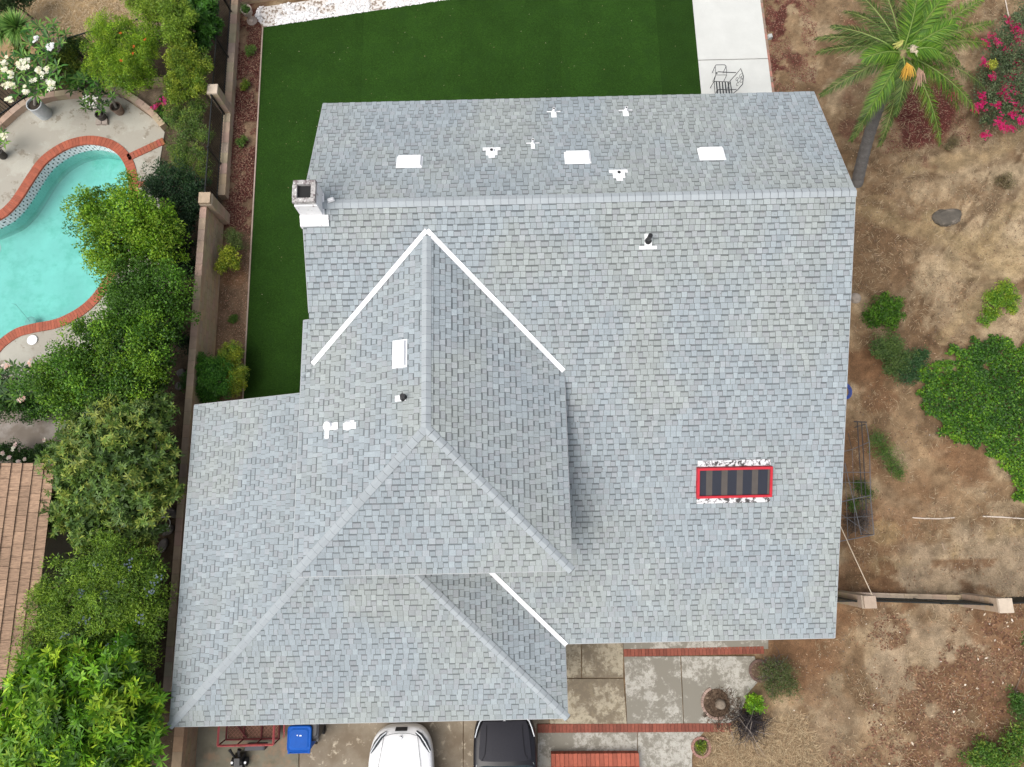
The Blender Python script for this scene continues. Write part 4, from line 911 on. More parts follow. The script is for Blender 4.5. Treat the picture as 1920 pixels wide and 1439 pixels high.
# plumerias: pot (with soil) and a plant of its own standing in it
pot_grey = mat('glazed_pot', (.52, .55, .56), .6, .3, 5, stains=[((.36, .40, .42), 6, .5, .65)]); pot_dark = mat('dark_pot', (.06, .055, .05), .6, .3, 8); terra = mat('terracotta', (.35, .20, .15), .9, .3, 8)
soil_m = mat('potting_soil', (.05, .038, .028), .95, .4, 20, bump=.8, bscale=60)
def pot(name, label, px, py, h, r1, r0, m, z0=.0, cat='plant pot', group=None):
    c = at(px, py, h); t_ = thing(name, (c.x, c.y, z0), label, cat, group); b = MB()
    b.lathe((c.x, c.y, z0), [(0, .0), (r0, 0), (r1 * .97, (h - z0) * .8), (r1, h - z0), (r1 - .03, h - z0), (r1 - .04, h - z0 - .07)], 28); b.build('body', m, t_, smooth=False)
    b = MB(); b.lathe((c.x, c.y, z0), [(r1 - .035, h - z0 - .07), (0, h - z0 - .05)], 20); b.build('soil', soil_m, t_); return Vector((c.x, c.y, h - .07))
def plumeria(name, label, base, spots, z, seed, nl=9, L=.30, Wd=.075, cols=PLUM, fl=None, flc=((.80, .78, .55), (.85, .84, .7)), cat='plumeria', group=None, fs=.055):
    base = Vector(base); t_ = thing(name, base, label, cat, group); r = random.Random(seed); rn = np.random.default_rng(seed); b = MB(); VV = []; CC = []
    tips = [at(px, py, z + r.uniform(-.25, .2)) for px, py in spots]; ctr = sum(tips, Vector()) / len(tips); fork = base.lerp(ctr, .35); fork.z = base.z + (ctr.z - base.z) * .3
    b.tube([base, fork], [.05, .045], 8)
    hubs = []
    for i in range(4):
        q = fork.lerp(ctr, .5) + Vector((math.cos(i * 1.6), math.sin(i * 1.6), 0)) * .22; hubs.append(q); b.tube([fork, q], [.04, .032], 6)
    for tp in tips:
        q = min(hubs, key=lambda h_: (h_ - tp).length); b.tube([q, q.lerp(tp, .5) + Vector((0, 0, -.05)), tp], [.028, .022, .018], 6)
        a = np.arange(nl) * 2.4 + r.uniform(0, 6); el = rn.uniform(.0, .7, nl); ax = np.stack([np.cos(a) * np.cos(el), np.sin(a) * np.cos(el), np.sin(el)], -1)
        nr_ = unit(np.array((0, 0, 1.)) - ax * ax[:, 2:3]); Lf = L * rn.uniform(.7, 1.2, nl); P = np.repeat(np.array(tp)[None], nl, 0); VV.append(kite(P, ax, nr_, Lf, Wd * rn.uniform(.8, 1.2, nl), wide=.6))
        CC.append(np.array(cols)[rn.integers(0, len(cols), nl)] * rn.uniform(.8, 1.2, nl)[:, None])
    b.build('stem', mat('grey_stem', (.22, .20, .17), .8, .2), t_); grid_quads('leaves', np.concatenate(VV), np.concatenate(CC), leaf_mat(), t_)
    if fl: heads([at(px, py, z + .28) for px, py in fl], 9, .055, fs, flc, t_, seed)
    return t_
def spread(cx, cy, rx, ry, n, seed):
    r = random.Random(seed); o = []
    for i in range(n): a = i * 2.4; k = math.sqrt((i + .5) / n); o.append((cx + rx * k * math.cos(a) + r.uniform(-3, 3), cy + ry * k * math.sin(a) + r.uniform(-3, 3)))
    return o
s1 = pot('planter', 'large pale grey round planter beside the pool deck edge', 63, 195, .62, .27, .25, pot_grey)
plumeria('plumeria', 'plumeria covered in cream flower heads growing in the grey planter', s1, spread(58, 140, 62, 42, 34, 2), 1.75, 51, L=.34, fl=((35, 124), (72, 130), (8, 134), (45, 128), (92, 152), (12, 160), (62, 150), (18, 186), (98, 163), (50, 172), (76, 138), (25, 162), (8, 118), (48, 115), (86, 130), (20, 140)), fs=.075)
s2 = at(110, 150, .05); plumeria('plumeria', 'taller plumeria with a few pure white flowers behind the cream one', s2, spread(85, 72, 38, 30, 14, 3), 1.9, 52, L=.3, fl=((67, 72), (92, 91), (95, 86)), flc=((.85, .85, .85),))
plant('fence_shrub', 'mixed dark and yellow foliage tangled in the fence above the cream plumeria', 'shrub', ((130, 105, 28, .9), (105, 120, 24, .8), (150, 85, 18, 1.1), (40, 98, 18, .8), (148, 145, 24, .6)), 6500, (.08, .026), [(.03, .07, .02), (.06, .13, .02), (.2, .26, .03)], 53, trunk=.04, clump=.18)
s3 = pot('planter', 'dark round pot under the small white-flowered plumeria', 186, 214, .30, .17, .14, pot_dark)
plumeria('plumeria', 'small dark-leaved potted plumeria with tiny white flowers', s3, spread(180, 185, 34, 26, 16, 4), .85, 54, L=.22, Wd=.07, cols=DEEP, fl=((172, 197), (162, 183), (178, 186)), flc=((.8, .78, .72),), fs=.035)
s4 = pot('planter', 'brown terracotta pot with dry soil against the curved wall', 216, 200, .34, .20, .15, mat('old_pot', (.24, .17, .13), .9, .3, 8))
plumeria('plumeria', 'bare-stemmed green plumeria growing in the brown terracotta pot', s4, spread(190, 150, 44, 16, 9, 6), 1.1, 55, L=.28)
plumeria('plumeria', 'dark plumeria under the lime shrub beside the fence', at(150, 170, 0), spread(142, 152, 22, 18, 8, 7), .9, 56, L=.28)
s5 = pot('planter', 'black pot at the left edge of the pool deck', -6, 284, .35, .17, .13, pot_dark)
plumeria('plumeria', 'small plumeria with cream flowers at the left edge of the deck', s5, ((2, 258), (8, 268), (-8, 262), (5, 250)), .8, 57, L=.26, fl=((0, 254), (6, 256)), fs=.06)
plumeria('plumeria', 'dark plumeria with pink and white flowers left of the ficus trees', at(30, 740, 0), spread(30, 715, 42, 34, 20, 8), 1.3, 58, L=.26, cols=[(.03, .08, .02), (.05, .13, .02), (.10, .2, .03)], fl=((12, 686), (54, 684), (42, 746), (40, 750)), flc=((.7, .45, .36), (.75, .62, .55)), fs=.05)
plant('garden_shrub', 'green shrub at the left edge above the stained side path', 'shrub', ((25, 755, 30, .6), (60, 770, 22, .5), (85, 760, 24, .5), (-5, 730, 30, .7)), 5500, (.06, .035), DEEP[:3], 59, trunk=.04, clump=.18)
rs = plant('rose_bush', 'low rose bush with pale blooms above the tan tile roof', 'rose bush', ((15, 848, 20, .6), (45, 856, 18, .5), (78, 850, 18, .5), (100, 845, 14, .5)), 4000, (.05, .03), [(.02, .055, .015), (.04, .1, .02), (.07, .14, .03)], 60, trunk=.03, clump=.14)
heads([at(x, y, 1.0) for x, y in ((4, 849), (24, 843), (26, 834), (35, 865), (46, 860), (82, 826), (16, 858))], 3, .03, .06, [(.75, .55, .5), (.8, .78, .62)], rs, 9)

# plants on our side of the wall
g1 = 'small plants in the mulch strip'
plant('hedge_bush', 'dense bright green bush beside the tall wall next to the turf', 'shrub', ((385, 695, 32, .9), (402, 718, 34, .85), (372, 715, 26, .85), (415, 688, 24, .8), (388, 735, 26, .7)), 15000, (.05, .03), [(.03, .11, .015), (.05, .17, .02), (.085, .24, .025)], 71, trunk=.05, clump=.15)
plant('hedge_bush', 'yellow-green bush touching the upper right of the green hedge bush', 'shrub', ((434, 668, 24, .8), (443, 700, 22, .7), (428, 690, 20, .7), (440, 725, 16, .6)), 8500, (.042, .026), [(.09, .18, .02), (.2, .28, .03), (.3, .34, .03)], 72, trunk=.04, clump=.13)
plant('yellow_shrub', 'yellow-tipped shrub leaning on the wall beside bare dirt', 'shrub', ((428, 478, 17, .6), (418, 498, 14, .6), (438, 495, 12, .5)), 1700, (.06, .035), [(.12, .2, .02), (.25, .32, .03), (.36, .4, .04)], 73, trunk=.03, clump=.11)
plant('grey_shrub', 'sparse grey-green shrub just above the yellow-tipped one', 'shrub', ((436, 446, 16, .4), (445, 462, 12, .4)), 1500, (.05, .016), [(.07, .12, .03), (.12, .16, .05)], 74, trunk=.025, clump=.12)
for i, (px, py, r_, lab) in enumerate(((468, 97, 10, 'small round green plant in the mulch nearest the turf corner'), (458, 162, 9, 'little light green plant in the mulch beside the upper tan pillar'), (452, 268, 9, 'thin dry plant in the dark mulch halfway down the strip'), (436, 601, 6, 'tiny grass tuft alone on the bare dirt strip'), (480, 8, 0, ''))):
    if r_: plant('small_plant', lab, 'plant', ((px, py, r_, .16), (px + 5, py - 6, r_ * .7, .14)), 420, (.05, .02), YEL[:3] if i == 1 else [(.05, .12, .02), (.10, .2, .03), (.14, .2, .05)], 80 + i, g1, trunk=.015, clump=.07)
# urn on a pedestal
uc = at(461, 17, .62); un = thing('garden_urn', (uc.x, uc.y, 0), 'pale stone urn on a round pedestal beside the white gravel', 'urn'); un_m = mat('cast_stone', (.46, .38, .33), .85, .2, 8)
b = MB(); b.lathe((uc.x, uc.y, 0), [(0, 0), (.19, 0), (.19, .05), (.10, .10), (.07, .25), (.10, .34), (.17, .42), (.19, .58), (.20, .62), (.165, .62), (.15, .52)], 26); b.build('bowl', un_m, un, True)
b = MB(); b.lathe((uc.x, uc.y, 0), [(.152, .54), (0, .56)], 16); b.build('soil', soil_m, un)
plant('small_plant', 'spiky green plant growing in the pale stone urn', 'plant', ((459, 17, 8, .66),), 220, (.08, .02), [(.06, .13, .03), (.1, .2, .04)], 90, None, trunk=.01, clump=.07, base=(uc.x, uc.y))
b = MB(); c = at(470, 36, .2); b.lathe((c.x, c.y, 0), [(0, 0), (.10, 0), (.07, .06), (.10, .14), (.07, .2), (0, .21)], 14); tag(b.build('stone_ornament', un_m, None, True), 'small pinkish stone ornament at the foot of the urn', 'ornament')
# stones in the gap behind the wall
rk = mat('grey_rock', (.17, .155, .145), .9, .4, 5, bump=.6, bscale=12)
def rock(name, label, px, py, rx, ry, h, seed, m, z=None, rz=0, cat='rock', group=None, flat=False):
    p = atg(px, py) if z is None else at(px, py, z); r = random.Random(seed); me = bpy.data.meshes.new(name); bm = bmesh.new(); bmesh.ops.create_icosphere(bm, subdivisions=3, radius=1)
    for v in bm.verts:
        n_ = Vector(v.co); k = 1 + .22 * (float(vnoise(n_.x * 1.0 + seed, n_.y + n_.z, .8, 200)) - .5) * 2 + .08 * (float(vnoise(n_.x + seed, n_.z - n_.y, .3, 201)) - .5)
        v.co = Vector((n_.x * rx * k, n_.y * ry * k, max(-.3, min(n_.z, .72)) * h * k))
    bmesh.ops.rotate(bm, verts=bm.verts, matrix=Matrix.Rotation(rz, 3, 'Z')); bm.to_mesh(me); bm.free(); me.materials.append(m); o = bpy.data.objects.new(name, me); C.objects.link(o); o.location = p
    return tag(o, label, cat, group)
rock('boulder', 'dark grey angular boulder half buried in the pale bank', 1776, 409, .50, .33, .22, 3, mat('boulder', (.12, .105, .085), .95, .35, 4, bump=.7, bscale=14, stains=[((.26, .22, .18), 3, .55, .7)]), None, .15)
rock('stone', 'small pale stone against the right edge of the roof', 1604, 560, .17, .19, .14, 5, mat('pale_rock', (.34, .29, .24), .95, .3, 8), None, .3)
gs = 'flat stones behind the tall wall'
for i, (px, py, a, bb, rz_, lab) in enumerate(((322, 963, .24, .15, -.4, 'flat brown stone between tree shade and wall, above the white ring'), (315, 995, .22, .13, .9, 'flat stone right of the white ring beside the wall'), (306, 1022, .24, .14, 1.1, 'flat stone below the white ring half under leaves'), (340, 700, .16, .14, .2, 'dark square stone behind the wall level with the green hedge'), (337, 725, .16, .14, -.3, 'dark stone behind the wall just below the square one'))):
    rock('flat_stone', lab, px, py, a, bb, .10, 10 + i, rk, .02, rz_, 'stone', gs)
b = MB(); c = at(307, 982, .25); b.tube([c + Vector((math.cos(a) * .20, math.sin(a) * .20, 0)) for a in np.linspace(0, 6.283, 26)], .011, 6); tag(b.build('wire_ring', white_m), 'thin white wire ring lying on the stones behind the wall', 'ring')

# ---------------------------------------------------------------- bottom edge: cars, bins, trailer, mower, ladder, brick planter
rubber = mat('rubber', (.02, .02, .02), .8, .2); steel = mat('alloy', (.45, .46, .48), .35, .1, metal=.8); lens = mat('headlamp_lens', (.62, .65, .68), .12, .05, spec=.8); dglass = mat('car_glass', (.02, .035, .04), .05, .1, 3, spec=.9)
def loft(secs, name, m, parent, close=True):
    me = bpy.data.meshes.new(name); bm = bmesh.new(); rows = [[bm.verts.new(p) for p in s_] for s_ in secs]
    for a, c in zip(rows, rows[1:]):
        for i in range(len(a) - 1): bm.faces.new((a[i], a[i + 1], c[i + 1], c[i]))
    if close: bm.faces.new(rows[0][::-1]); bm.faces.new(rows[-1])
    bmesh.ops.recalc_face_normals(bm, faces=bm.faces); bm.to_mesh(me); bm.free(); me.materials.append(m)
    me.polygons.foreach_set('use_smooth', [True] * len(me.polygons)); o = bpy.data.objects.new(name, me); C.objects.link(o)
    md = o.modifiers.new('s', 'SUBSURF'); md.levels = 2; md.render_levels = 2
    if parent: o.parent = parent; o.matrix_parent_inverse = Matrix.Translation(-parent.location)
    return o
def car(name, label, cx, yf, W_, paint, dark, hood_lines, prof, front):
    t_ = thing(name, (cx, yf - 2.1, .02), label, 'car'); k = W_ / .9
    body = []
    for (s_, w_, zs, zt) in prof:
        w_ *= k; y = yf - s_
        body.append([(cx + x, y, z) for x, z in ((-w_ * .93, .24), (-w_, .42), (-w_ * 1.0, zs - .14), (-w_ * .965, zs - .03), (-w_ * .86, zs + .02), (-w_ * .45, zt - .012), (0, zt), (w_ * .45, zt - .012), (w_ * .86, zs + .02), (w_ * .965, zs - .03), (w_ * 1.0, zs - .14), (w_, .42), (w_ * .93, .24))])
    loft(body, 'body', paint, t_)
    cab = [(1.18, .70, .99, .97), (1.30, .73, 1.05, .92), (1.80, .66, 1.36, .9), (2.0, .63, 1.44, .9)]
    def csec(s_, w_, z, zb): return [(cx + x * k, yf - s_, zz) for x, zz in ((-w_ - .10, zb), (-w_, z - .07), (-w_ * .8, z - .01), (-w_ * .4, z + .012), (0, z + .02), (w_ * .4, z + .012), (w_ * .8, z - .01), (w_, z - .07), (w_ + .10, zb))]
    loft([csec(*c) for c in cab], 'windshield', dglass, t_, False)
    loft([csec(*c) for c in ((2.0, .63, 1.44, .9), (2.1, .63, 1.47, .9), (2.7, .62, 1.50, .9), (3.3, .61, 1.46, .9), (3.45, .62, 1.42, .9))], 'roof', paint, t_, False)
    loft([csec(*c) for c in ((3.45, .62, 1.42, .9), (3.8, .66, 1.2, .9), (4.0, .7, .98, .9))], 'rear_window', dglass, t_, False)
    for sx in (-1, 1):
        b = MB(); pts = front['lamp']; P = [Vector((cx + sx * x * k, yf - s_, z)) for x, s_, z in pts]; Pi = [Vector((cx + sx * (x - dx) * k, yf - s_ - ds, z + .05)) for (x, s_, z), (dx, ds) in zip(pts, front['w'])]
        for i in range(len(P) - 1): b.face([P[i], P[i + 1], Pi[i + 1], Pi[i]]); b.face([P[i], P[i + 1], P[i + 1] - Vector((0, 0, .09)), P[i] - Vector((0, 0, .09))])
        hl = b.build('headlight', dark, t_)
        b = MB(); mid = [p.lerp(q, .45) + Vector((0, 0, .012)) for p, q in zip(P, Pi)]
        b.tube(mid, [.018] * len(mid), 6); b.build('lens', lens, hl)
        b = MB(); b.tube([Vector((cx + sx * .80 * k, yf - 1.55, .92)), Vector((cx + sx * .97 * k, yf - 1.60, .98))], [.04, .05], 8); b.lathe((cx + sx * 1.0 * k, yf - 1.58, .93), [(0, 0), (.09, .01), (.10, .1), (.05, .15), (0, .16)], 12); b.build('mirror', paint, t_)
        for yy in (.85, 3.3):
            M = Matrix.Rotation(math.pi / 2, 3, 'Y'); b = MB(); b.lathe((cx + sx * W_ * .80 - .09 * sx, yf - yy, .32), [(0, -.09), (.24, -.09), (.31, -.07), (.31, .09), (.22, .10), (.2, .07)], 24, M=M); wh = b.build('wheel', rubber, t_)
            b = MB(); b.lathe((cx + sx * W_ * .80 + .0 * sx, yf - yy, .32), [(0, .05), (.05, .06), (.19, .05), (.2, -.02)], 10, M=M); b.build('rim', steel, wh)
    b = MB()
    for L_ in hood_lines: b.tube([Vector((cx + x * k, yf - s_, z)) for x, s_, z in L_], .006, 4)
    b.build('hood_seam', dark, t_)
    b = MB(); b.face([Vector((cx + x * k, yf - s_, z)) for x, s_, z in front['grille']]); 
    g = front['grille']; b.face([Vector((cx + g[0][0] * k, yf - g[0][1], g[0][2])), Vector((cx + g[1][0] * k, yf - g[1][1], g[1][2])), Vector((cx + g[1][0] * k, yf - g[1][1] - .01, .4)), Vector((cx + g[0][0] * k, yf - g[0][1] - .01, .4))]); b.build('grille', black_m, t_)
    b = MB(); b.lathe(Vector((cx, yf - front['badge'], front['bz'])), [(.045, 0), (.03, .012), (0, .012)], 14); b.build('badge', steel, t_); return t_
prof1 = [(0, .34, .50, .52), (.03, .50, .58, .62), (.12, .66, .66, .72), (.28, .775, .72, .79), (.50, .845, .77, .86), (.80, .885, .82, .93), (1.15, .90, .87, .985), (1.6, .90, .90, .98), (2.6, .90, .91, .98), (3.6, .89, .90, .97), (3.95, .85, .86, .94), (4.1, .72, .70, .80)]
white_paint = mat('white_car_paint', (.80, .81, .82), .3, .02, 3, spec=.5, coat=.6); black_paint = mat('black_car_paint', (.010, .010, .013), .3, .05, 3, spec=.3, coat=.1)
c1 = at(754, 1362, .55); w1 = (at(818, 1439, .7) - at(690, 1439, .7)).length / 2
car('parked_car', 'white car with its front poking out below the garage eave', c1.x, c1.y, w1 * .97, white_paint, mat('dark_trim', (.03, .035, .04), .3, .1),
    [[(-.46, .20, .785), (-.52, .6, .875), (-.60, 1.1, .955)], [(.46, .20, .785), (.52, .6, .875), (.60, 1.1, .955)], [(-.46, .20, .79), (-.25, .145, .775), (0, .13, .765), (.25, .145, .775), (.46, .20, .79)]], prof1,
    dict(lamp=((.42, .085, .70), (.58, .17, .74), (.72, .34, .775), (.82, .58, .81)), w=((.03, .05), (.075, .085), (.09, .10), (.03, .05)), grille=((-.16, .012, .60), (.16, .012, .60), (.17, .08, .735), (-.17, .08, .735)), badge=.24, bz=.805))
prof2 = [(0, .52, .60, .62), (.03, .66, .68, .72), (.10, .76, .76, .82), (.25, .84, .82, .90), (.50, .88, .87, .96), (.85, .90, .91, 1.02), (1.15, .90, .94, 1.05), (1.6, .90, .96, 1.04), (2.6, .90, .97, 1.04), (3.6, .89, .96, 1.03), (4.0, .86, .92, 1.0), (4.15, .74, .7, .8)]
c2 = at(946, 1350, .7); w2 = (at(1008, 1420, .8) - at(884, 1420, .8)).length / 2
car('parked_car', 'black car with a dark matte hood, half under the garage eave', c2.x, c2.y + .14, w2 * .97, black_paint, mat('seam_dark', (.006, .006, .007), .4, .1),
    [[(-.50, .22, .93), (-.52, .6, 1.0), (-.56, .95, 1.04), (-.64, 1.1, 1.04)], [(.50, .22, .93), (.52, .6, 1.0), (.56, .95, 1.04), (.64, 1.1, 1.04)]], prof2,
    dict(lamp=((.60, .05, .76), (.72, .12, .81), (.80, .30, .85), (.84, .52, .88)), w=((.02, .05), (.05, .06), (.06, .06), (.02, .04)), grille=((-.4, .003, .66), (.4, .003, .66), (.42, .05, .78), (-.42, .05, .78)), badge=.14, bz=.87))
def hood(cx, yf, k, pts, m, parent):
    b = MB(); n = 10; rows = []
    for (s_, w_, z0, z1) in pts: rows.append([Vector((cx + w_ * k * (2 * i / n - 1), yf - s_, z0 + (z1 - z0) * (1 - abs(2 * i / n - 1) ** 2.2))) for i in range(n + 1)])
    for a, c in zip(rows, rows[1:]):
        for i in range(n): b.face([a[i], c[i], c[i + 1], a[i + 1]])
    return b.build('hood', m, parent, True)
blk = [o for o in C.objects if o.name.startswith('parked_car')][-1]
hood(c2.x, c2.y + .14, w2 / .9 * .97, [(.13, .60, .875, .905), (.25, .66, .90, .945), (.5, .69, .935, 1.0), (.85, .72, .965, 1.055), (1.05, .73, .985, 1.075), (1.12, .66, 1.0, 1.08)], mat('matte_hood', (.020, .020, .027), .6, .25, 40, spec=.25), blk)
# blue bin and a black one behind it
def bin_(name, label, px0, px1, py0, py1, z, m, rimm, marks, grp=None):
    a, d = at(px0, py1, z), at(px1, py0, z); cx, cy = (a.x + d.x) / 2, (a.y + d.y) / 2; wx_, wy_ = abs(d.x - a.x), abs(d.y - a.y); t_ = thing(name, (cx, cy, .02), label, 'bin', grp)
    b = MB(); b.box((cx, cy, .06), (wx_ * .78, wy_ * .78, z - .12), 0, top=(1.16, 1.16)); b.build('body', m, t_)
    b = MB(); q = .08
    def rr(s_, z_): return [(cx + sx * (wx_ / 2 * s_ - (q if k in (0, 2) else 0) * (1)) if True else 0, 0, 0) for sx, k in ()]
    def ring(s_, zz, r_=.09):
        o_ = []
        for (sx, sy, a0) in ((1, 1, 0), (-1, 1, 90), (-1, -1, 180), (1, -1, 270)):
            for e in (0, 30, 60, 90): an = R(a0 + e); o_.append((cx + sx * (wx_ / 2 * s_ - r_) + r_ * math.cos(an), cy + sy * (wy_ / 2 * s_ - r_) + r_ * math.sin(an), zz))
        return o_
    lv = [ring(1, z - .07), ring(1, z - .02), ring(.95, z), ring(.86, z - .012), ring(.82, z - .012), ring(.70, z + .004)]
    for p, c in zip(lv, lv[1:]):
        for i in range(16): b.face([p[i], p[(i + 1) % 16], c[(i + 1) % 16], c[i]])
    b.face(lv[-1]); b.face(lv[0][::-1]); lid = b.build('lid', rimm, t_, False)
    b = MB(); b.tube([(cx - wx_ * .40, cy - wy_ * .5 - .03, z - .06), (cx + wx_ * .40, cy - wy_ * .5 - .03, z - .06)], .022, 8)
    for sx in (-1, 1): b.box((cx + sx * wx_ * .42, cy - wy_ * .5, z - .10), (.05, .10, .08))
    b.build('handle', m, t_)
    for sx in (-1, 1):
        b = MB(); b.lathe((cx + sx * wx_ * .36, cy - wy_ * .40, .13), [(0, -.03), (.11, -.03), (.11, .03), (0, .03)], 16, M=Matrix.Rotation(math.pi / 2, 3, 'Y')); b.build('wheel', rubber, t_)
    if marks:
        b = MB(); b.face([(cx - .075, cy + .10, z + .007), (cx - .045, cy + .07, z + .007), (cx - .03, cy + .11, z + .007)]); b.face([(cx + .0, cy + .07, z + .007), (cx + .08, cy + .07, z + .007), (cx + .06, cy + .10, z + .007), (cx + .02, cy + .10, z + .007)]); b.build('emblem', white_m, lid)
    return t_
bluep = mat('blue_plastic', (.004, .085, .40), .6, .15, 6, spec=.2); blackp = mat('bin_black', (.03, .03, .034), .45, .2, 6)
bin_('wheelie_bin', 'blue wheeled bin with small white lid marks under the garage eave', 537, 584, 1361, 1411, 1.02, bluep, bluep, True)
bin_('wheelie_bin', 'black wheeled bin tucked behind the blue one beneath the eave', 566, 599, 1345, 1388, .92, blackp, blackp, False)
# red steel trailer with mesh floor
redst = mat('red_steel', (.42, .085, .085), .6, .35, 8, stains=[((.24, .05, .05), 9, .58, .66)]); drk = mat('dark_red_steel', (.14, .03, .03), .7, .3, 8); rustf = mat('rusty_floor', (.16, .085, .055), .9, .4, 6)
A, B_ = at(408, 1399, .85), at(517, 1300, .85); x0, x1, y0, y1 = A.x, B_.x, A.y, A.y + 1.5
tr_ = thing('utility_trailer', ((x0 + x1) / 2, (y0 + y1) / 2, .02), 'faded red steel utility trailer with mesh sides below the eave', 'trailer')
def rail(name, a, c, r_, m, par): b = MB(); b.tube([a, c], r_, 4); return b.build(name, m, par)
T_ = .85
for a, c in (((x0, y0, T_), (x1, y0, T_)), ((x1, y0, T_), (x1, y1, T_)), ((x1, y1, T_), (x0, y1, T_)), ((x0, y1, T_), (x0, y0, T_))): rail('top_rail', a, c, .032, redst, tr_)
ix0, ix1, iy0, iy1 = x0 + .02, x1 - .02, y0 + .02, y1 - .02; LO = .32
for a, c in (((ix0, iy0, LO), (ix1, iy0, LO)), ((ix1, iy0, LO), (ix1, iy1, LO)), ((ix1, iy1, LO), (ix0, iy1, LO)), ((ix0, iy1, LO), (ix0, iy0, LO))): rail('bottom_rail', a, c, .03, drk, tr_)
for k in range(4): rail('post', (x0 + (x1 - x0) * k / 3, iy0, LO), (x0 + (x1 - x0) * k / 3, y0, T_), .024, drk, tr_); rail('cross_member', (ix0 + (ix1 - ix0) * k / 3, iy0, LO + .01), (ix0 + (ix1 - ix0) * k / 3, iy1, LO + .01), .022, drk, tr_)
rail('brace', (ix0, iy0 + .75, LO + .03), (ix0 + .6, iy0 + .05, LO + .03), .03, drk, tr_)
b = MB(); b.box(((x0 + x1) / 2, (y0 + y1) / 2, LO - .05), (x1 - x0 - .1, y1 - y0 - .1, .015)); b.build('floor', rustf, tr_)
b = MB(); k = -1.5
while k < x1 - x0:
    for sg_ in (1, -1):
        t0, t1 = max(0, -k), min(1.4, x1 - x0 - .1 - k)
        if t1 > t0: xa, xb = (ix0 + .04 + k + t0, ix0 + .04 + k + t1); ya, yb = (iy0 + .04 + t0, iy0 + .04 + t1) if sg_ > 0 else (iy1 - .04 - t0, iy1 - .04 - t1); b.tube([(xa, ya, LO - .025), (xb, yb, LO - .025)], .006, 3, cap=False)
    k += .11
o = b.build('floor_mesh', mat('mesh_wire', (.30, .14, .10), .8, .3), tr_)
g0, g1 = at(533, 1310, .8), at(517, 1398, .75)
for a, c in (((x1 + .05, y0, .1), (x1 + .32, y0 + .35, .95)), ((x1 + .32, y0 + .35, .95), (x1 + .32, y0 + 1.3, .95)), ((x1 + .05, y0 + .6, .5), (x1 + .32, y0 + .9, .95))): rail('ramp_frame', a, c, .024, redst, tr_)
b = MB(); p = at(478, 1402, .5); b.box((p.x, p.y, .25), (.56, .14, .28)); b.box((p.x + .1, p.y, .535), (.3, .12, .01)); b.build('tool_box', mat('dark_box', (.03, .03, .04), .5, .2), tr_)
# black mower
p = at(441, 1432, .5); mo = thing('lawn_mower', (p.x, p.y, .02), 'small black lawn mower with two pale wheel hubs at the bottom edge', 'mower')
b = MB(); b.box((p.x, p.y - .05, .12), (.30, .46, .16), 0, top=(.8, .85)); b.box((p.x + .02, p.y + .02, .28), (.20, .24, .18), 0, top=(.8, .8)); b.build('body', black_m, mo)
for sx in (-1, 1):
    b = MB(); b.lathe((p.x + sx * .19, p.y - .05, .14), [(0, -.03), (.12, -.03), (.12, .03), (0, .03)], 14, M=Matrix.Rotation(math.pi / 2, 3, 'Y')); wh = b.build('wheel', rubber, mo)
    b = MB(); b.lathe((p.x + sx * .19, p.y - .05, .23), [(.035, 0), (.035, .035), (0, .04)], 10); b.build('hub', white_m, wh)
b = MB(); b.tube([(p.x - .08, p.y + .12, .35), (p.x - .10, p.y + .34, .62), (p.x - .13, p.y + .40, .64)], [.03, .035, .05], 8); b.build('handle', black_m, mo)
b = MB(); b.tube([(p.x + .06, p.y + .12, .35), (p.x + .12, p.y + .33, .62), (p.x + .15, p.y + .40, .64)], [.03, .04, .06], 8); b.build('handle', black_m, mo)
# ladder against the wall
la = thing('ladder', (at(350, 1400, .1).x, at(350, 1400, .1).y, .02), 'grey aluminium ladder lying on edge beside the low block wall', 'ladder'); alu = mat('aluminium', (.42, .42, .43), .5, .15, metal=.3)
q0, q1 = at(346, 1340, .35), at(352, 1560, .35); r0, r1 = at(341.5, 1340, .15), at(345.5, 1560, .15)
b = MB(); b.box(((q0 + q1) / 2)[:2] + (.32,), (.09, (q1 - q0).length, .035), math.atan2((q1 - q0).y, (q1 - q0).x) - math.pi / 2); b.build('rail', alu, la)
b = MB(); b.box(((r0 + r1) / 2)[:2] + (.12,), (.03, (r1 - r0).length, .03), math.atan2((r1 - r0).y, (r1 - r0).x) - math.pi / 2); b.build('rail', alu, la)
for k in range(9): a = q0.lerp(q1, (k + .5) / 9); c = r0.lerp(r1, (k + .5) / 9); rail('rung', (a.x, a.y, .33), (c.x, c.y, .14), .014, alu, la)
# raised brick planter at the bottom
bp_ = thing('brick_planter', (at(1114, 1450, 0).x, at(1114, 1450, 0).y, .02), 'raised red brick planter ring cut by the bottom edge', 'planter'); bz = .28
u0, u1 = at(1033, 1414, bz), at(1198, 1413, bz); v1 = Vector((0, -1.4, 0))
rbm = mat('fired_brick', (1, 1, 1), .8, .25, 10, attr=True, bump=.2, stains=[((.5, .38, .3), 8, .70, .78)])
b = MB()
def course(b, a, c, wd, z0, z1):
    d = c - a; n = max(1, round(d.length / .125))
    for i in range(n):
        s = a + d * ((i + .5) / n); kk = random.uniform(.8, 1.15); b.box((s.x, s.y, z0), (d.length / n - .010, wd, z1 - z0), math.atan2(d.y, d.x), (.36 * kk, .095 * kk, .055 * kk))
dn = Vector((0, -.17, 0)); ri = Vector((.17, 0, 0))
course(b, u0 + dn, u1 + dn, .34, .0, bz); course(b, u0 + ri + dn * 2.04, u0 + ri + v1, .34, .0, bz); course(b, u1 - ri + dn * 2.04, u1 - ri + v1, .34, .0, bz); b.build('brickwork', rbm, bp_)
b = MB(); b.box((((u0 + u1) / 2).x, u0.y - .9, .02), ((u1 - u0).length - .66, 1.0, .15)); b.build('soil', soil_m, bp_)

